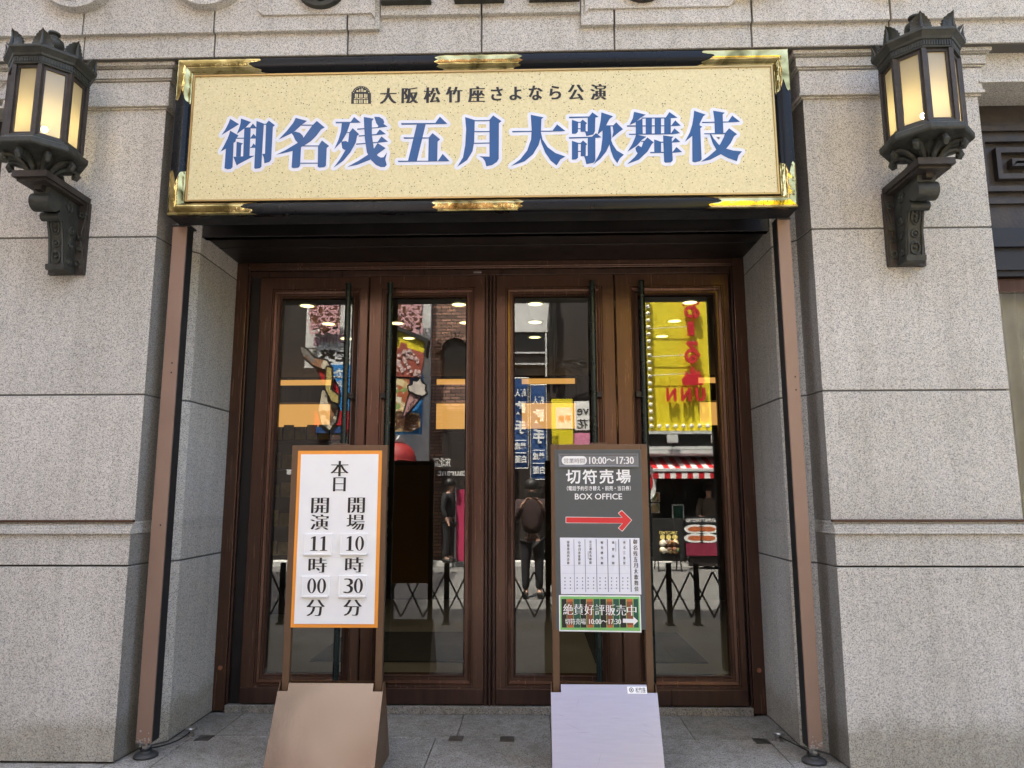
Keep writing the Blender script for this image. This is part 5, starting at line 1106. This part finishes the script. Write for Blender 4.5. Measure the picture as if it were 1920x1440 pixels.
def board(name, pts, y0, y1, mat): k = MB(); k.prism([A(px, py, y1) for px, py in pts], y0, y1); return k.build(name, mat, fs_)
board('backing', [(712, 700), (791, 700), (788, 813), (712, 813)], FY+.35, FY+.60, M['sky_blue'])
board('top_panel', [(712, 612), (748, 620), (797, 641), (794, 664), (712, 652)], FY+.5, FY+.66, M['yellow'])
board('top_edge', [(712, 606), (750, 613), (803, 635), (798, 668), (794, 664), (797, 641), (748, 620), (712, 612)], FY+.35, FY+.72, M['black'])
board('red_panel', [(712, 650), (748, 652), (752, 642), (762, 644), (764, 652), (796, 662), (788, 708), (712, 704)], FY+.601, FY+.68, plain('octopus_red', (.33, .075, .05), .5))
k = MB(); random.seed(11); fr_ = facing_back(FY+.68)
for i in range(70):
    c0, c1 = A(random.uniform(714, 786), random.uniform(656, 703), FY+.68); r_ = random.uniform(.02, .05); n_ = 12
    shape(k, fr_, [(-c0+r_*math.cos(q*.5236), c1+r_*math.sin(q*.5236)) for q in range(n_)], .002+.0004*i)
k.build('white_dots', plain('dot_pink', (.62, .45, .42), .5), fs_)
board('dish_panel', [(712, 706), (768, 710), (764, 772), (712, 774)], FY+.601, FY+.66, M['dishprint'])
board('noodle_dish', [(712, 776), (752, 768), (786, 776), (788, 800), (770, 809), (712, 809)], FY+.601, FY+.67, M['noodle'])
k = MB()
for i in range(24):
    c0, c1 = A(random.uniform(718, 782), random.uniform(776, 802), FY+.67); a = random.uniform(0, 6); k.tube([(c0+.12*math.cos(a+q*.7)*(1-q*.06), FY+.685, c1+.07*math.sin(a+q*.7)) for q in range(8)], .012, 5)
k.build('noodles', M['sauce'], fs_)
cutout(fs_, 'cone', [(756, 781), (770, 733), (791, 741), (766, 772)], FY+.80, plain('cone_pink', (.50, .27, .27), .5))
cutout(fs_, 'ice_cream_swirl', [(767, 732), (766, 724), (773, 722), (775, 715), (782, 716), (787, 711), (791, 718), (797, 722), (796, 731), (799, 737), (792, 742), (779, 738)], FY+.84, plain('ice_cream', (.58, .52, .46), .5))
k = MB()
for i, ch in enumerate('ソフトクリム'): c0, c1 = A(782-i*3.6, 743+i*5.6, FY+.80); put_text(k, facing_back(FY+.80), ch, -c0-.05, -c0+.05, c1-.05, c1+.05, off=.02, em=True, d=.004)
k.build('cone_lettering', M['ink'], fs_)
k = MB()
for i, ch in enumerate('おやつ'): c0, c1 = A(742, 622+i*11, FY+.66); put_text(k, facing_back(FY+.66), ch, -c0-.08, -c0+.08, c1-.16, c1, off=.04, em=True, d=.025)
k.build('strip_lettering', M['ink'], fs_)
lr = thing('red_paper_lantern', (A(742, 870, FY+.8)[0], FY+.8, A(742, 905, FY+.8)[1]), 'large round red lantern hanging under the food signboard', 'lantern')
cx, cz = A(743, 866, FY+.8); k = MB()
k.lathe([(max(.02, .42*math.sin(math.pi*i/24)*(1+.02*math.cos(i*math.pi))), cz-.42*math.cos(math.pi*i/24)) for i in range(25)], cx, FY+.8, 24); k.build('paper_shade', plain('lantern_red', (.30, .02, .02), .6, var=.3, scale=12), lr, smooth=True)
k = MB(); k.lathe([(.17, cz+.40), (.19, cz+.46), (.05, cz+.47)], cx, FY+.8, 18); k.lathe([(.15, cz-.46), (.19, cz-.40), (.05, cz-.38)], cx, FY+.8, 18); k.tube([(cx, FY+.8, cz+.46), (cx+.05, FY+.3, cz+.75)], .02, 6); k.build('ring', M['steel'], lr, smooth=True)
rb_ = thing('crimson_banner', (A(864, 1000, FY+.5)[0], FY+.5, A(864, 1055, FY+.5)[1]), 'crimson vertical banner beside the dark shop front, mirrored in the second door', 'banner')
k = MB(); x0, x1, z0, z1 = abox(k, 856, 918, 870, 1052, FY+.5, FY+.49); k.build('cloth', plain('crimson', (.45, .03, .10), .8), rb_)
k = MB(); k.tube([(x0-.02, FY+.5, 0), (x0-.02, FY+.5, z1+.05)], .015, 8); k.build('pole', M['steel'], rb_)
ks = MB(); ks.box(-12, 12, FY, -9.28, -.02, .10); structure(ks.build('far_kerb', M['render'], bevel=.01))

# ---------------------------------------------------------------- people, seen only as reflections in the glass
def skinned(name, pts, edges, mat, parent, sub=2, root=0):
    me = bpy.data.meshes.new(name); me.from_pydata([p[:3] for p in pts], edges, []); me.materials.append(mat)
    o = bpy.data.objects.new(name, me); COL.objects.link(o)
    if parent is not None: attach(o, parent)
    o.modifiers.new('skin', 'SKIN').use_smooth_shade = True
    for i, p in enumerate(pts):
        sv = me.skin_vertices[0].data[i]; sv.radius = (p[3], p[4] if len(p) > 4 else p[3]); sv.use_root = (i == root)
    m = o.modifiers.new('sub', 'SUBSURF'); m.levels = m.render_levels = sub
    return o
def person(loc, turn, label, arms, shirt, trousers, hair, cap=None):
    """arms: per side (elbow, wrist, hand) in body axes, x to the side, y forward"""
    T = lambda p: (loc[0]+p[0]*math.cos(turn)-p[1]*math.sin(turn), loc[1]+p[0]*math.sin(turn)+p[1]*math.cos(turn), loc[2]+p[2], *p[3:])
    t = thing('person', loc, label, 'person')
    P_ = [(0, 0, .93, .05, .05), (0, 0, 1.10, .05, .05), (0, 0, 1.30, .10, .075), (0, .0, 1.42, .055), (0, .02, 1.50, .055), (0, .03, 1.57, .085), (0, .025, 1.63, .075), (0, .118, 1.545, .014)]
    E_ = [(0, 1), (1, 2), (2, 3), (3, 4), (4, 5), (5, 6), (5, 7)]
    hands = []
    for s, (el, wr, ha) in zip((-1, 1), arms):
        n = len(P_); P_ += [(s*.09, 0, .82, .05), (s*.10, .012, .48, .048), (s*.10, -.01, .09, .036), (s*.11, .12, .035, .030)]; E_ += [(0, n), (n, n+1), (n+1, n+2), (n+2, n+3)]
        n = len(P_); P_ += [(s*.175, 0, 1.37, .055), (s*el[0], el[1], el[2], .038), (s*wr[0], wr[1], wr[2], .026), (s*ha[0], ha[1], ha[2], .030, .018)]; E_ += [(2, n), (n, n+1), (n+1, n+2), (n+2, n+3)]
        d = (Vector(ha)-Vector(wr)).normalized(); up = Vector((0, 0, 1)); sd = d.cross(up).normalized()
        for f in range(5):
            n2 = len(P_); b = Vector(ha)
            if f < 4: tip = b+d*(.05+.012*(1.5-abs(f-1.5)))+sd*(f-1.5)*.020; mid = b+d*.03+sd*(f-1.5)*.018
            else: tip = b+d*.02-Vector((.045, 0, -.02)); mid = b-Vector((.025, 0, -.008))
            for q, r in ((mid, .010), (tip, .008)): P_.append((s*q.x, q.y, q.z, r))
            E_ += [(n+3, n2), (n2, n2+1)]
    body = skinned('body', [T(p) for p in P_], E_, M['skin'], t)
    C_ = [(0, 0, .90, .165, .125), (0, 0, 1.10, .155, .115), (0, 0, 1.30, .170, .125), (0, .0, 1.41, .09)]; F_ = [(0, 1), (1, 2), (2, 3)]
    for s, (el, wr, ha) in zip((-1, 1), arms):
        n = len(C_); w2 = [e+(w_-e)*.85 for e, w_ in zip(el, wr)]; C_ += [(s*.18, 0, 1.37, .078), (s*el[0], el[1], el[2], .056), (s*w2[0], w2[1], w2[2], .042)]; F_ += [(2, n), (n, n+1), (n+1, n+2)]
    skinned('shirt', [T(p) for p in C_], F_, shirt, body)
    L_ = [(0, 0, .90, .155, .12)]; G_ = []
    for s in (-1, 1): n = len(L_); L_ += [(s*.092, 0, .80, .105), (s*.10, .012, .48, .072), (s*.10, -.01, .11, .058)]; G_ += [(0, n), (n, n+1), (n+1, n+2)]
    skinned('trousers', [T(p) for p in L_], G_, trousers, body)
    S_ = MB()
    for s in (-1, 1): S_.tube([T((s*.10, -.07, .045))[:3], T((s*.105, .04, .045))[:3], T((s*.11, .16, .035))[:3]], [.045, .05, .035], 8)
    S_.build('shoes', M['black'], body, smooth=True)
    H_ = MB(); c = T((0, .015, 1.625)); H_.ball(c, .118, 8); H_.v = [(v[0], v[1], max(v[2], loc[2]+1.585)) for v in H_.v]; H_.build('hair' if cap is None else 'cap', hair if cap is None else cap, body, smooth=True)
    if cap is not None: B_ = MB(); q_ = [T((x, y, 1.62))[:3] for x, y in ((-.09, .08), (-.07, .17), (0, .20), (.07, .17), (.09, .08))]; B_.add(q_+[(p[0], p[1], p[2]+.012) for p in q_], [(0, 1, 2, 3, 4), (9, 8, 7, 6, 5), (0, 1, 6, 5), (1, 2, 7, 6), (2, 3, 8, 7), (3, 4, 9, 8)]); B_.build('cap_peak', cap, body)
    Y_ = MB()
    for s in (-1, 1): Y_.ball(T((s*.034, .102, 1.585))[:3], .011, 5)
    Y_.build('eyes', M['ink'], body); W_ = MB(); W_.tube([T((-.025, .104, 1.512))[:3], T((.025, .104, 1.512))[:3]], .005, 5); W_.build('mouth', M['persimmon'], body)
    return t
hold = ((.24, .10, 1.12), (.13, .27, 1.36), (.085, .30, 1.41))
photog = person((0.2085, -4.68, -0.004), 0.0, 'person with raised arms taking the photo, mirrored dimly beside the ticket office stand', (hold, hold), plain('grey_red_check', (.05, .028, .028), .9, var=.6, scale=30), plain('dark_trousers', (.02, .02, .025), .9), M['ink'])
k = MB(); k.box(0.13, 0.287, -4.345, -4.337, 1.455, 1.53); tag(k.build('phone', M['black'], bevel=.003), 'dark phone held up in both hands by the mirrored person', 'phone')
ax, _ = A(1330, 930, FY+.5)
person((ax, FY+.45, -0.02), math.radians(20), 'shop worker in a dark cap and apron behind the menu boards, mirrored far right', (((.22, .12, 1.12), (.16, .30, 1.05), (.12, .36, 1.05)), ((.24, .05, 1.10), (.18, .26, 1.00), (.14, .33, 1.0))), plain('khaki_shirt', (.12, .095, .07), .9), M['cloth'], M['ink'], cap=M['ink'])
ax, _ = A(842, 930, FY+.55)
person((ax, FY+.55, 0.10), math.radians(-70), 'person in dark clothes and cap before the dark shop front, mirrored in the second door', (((.23, -.03, 1.10), (.22, .06, .88), (.21, .10, .80)), ((.23, -.05, 1.10), (.22, .02, .88), (.21, .05, .80))), plain('black_jacket', (.018, .018, .02), .9), plain('black_trousers', (.015, .015, .018), .9), M['ink'], cap=M['ink'])
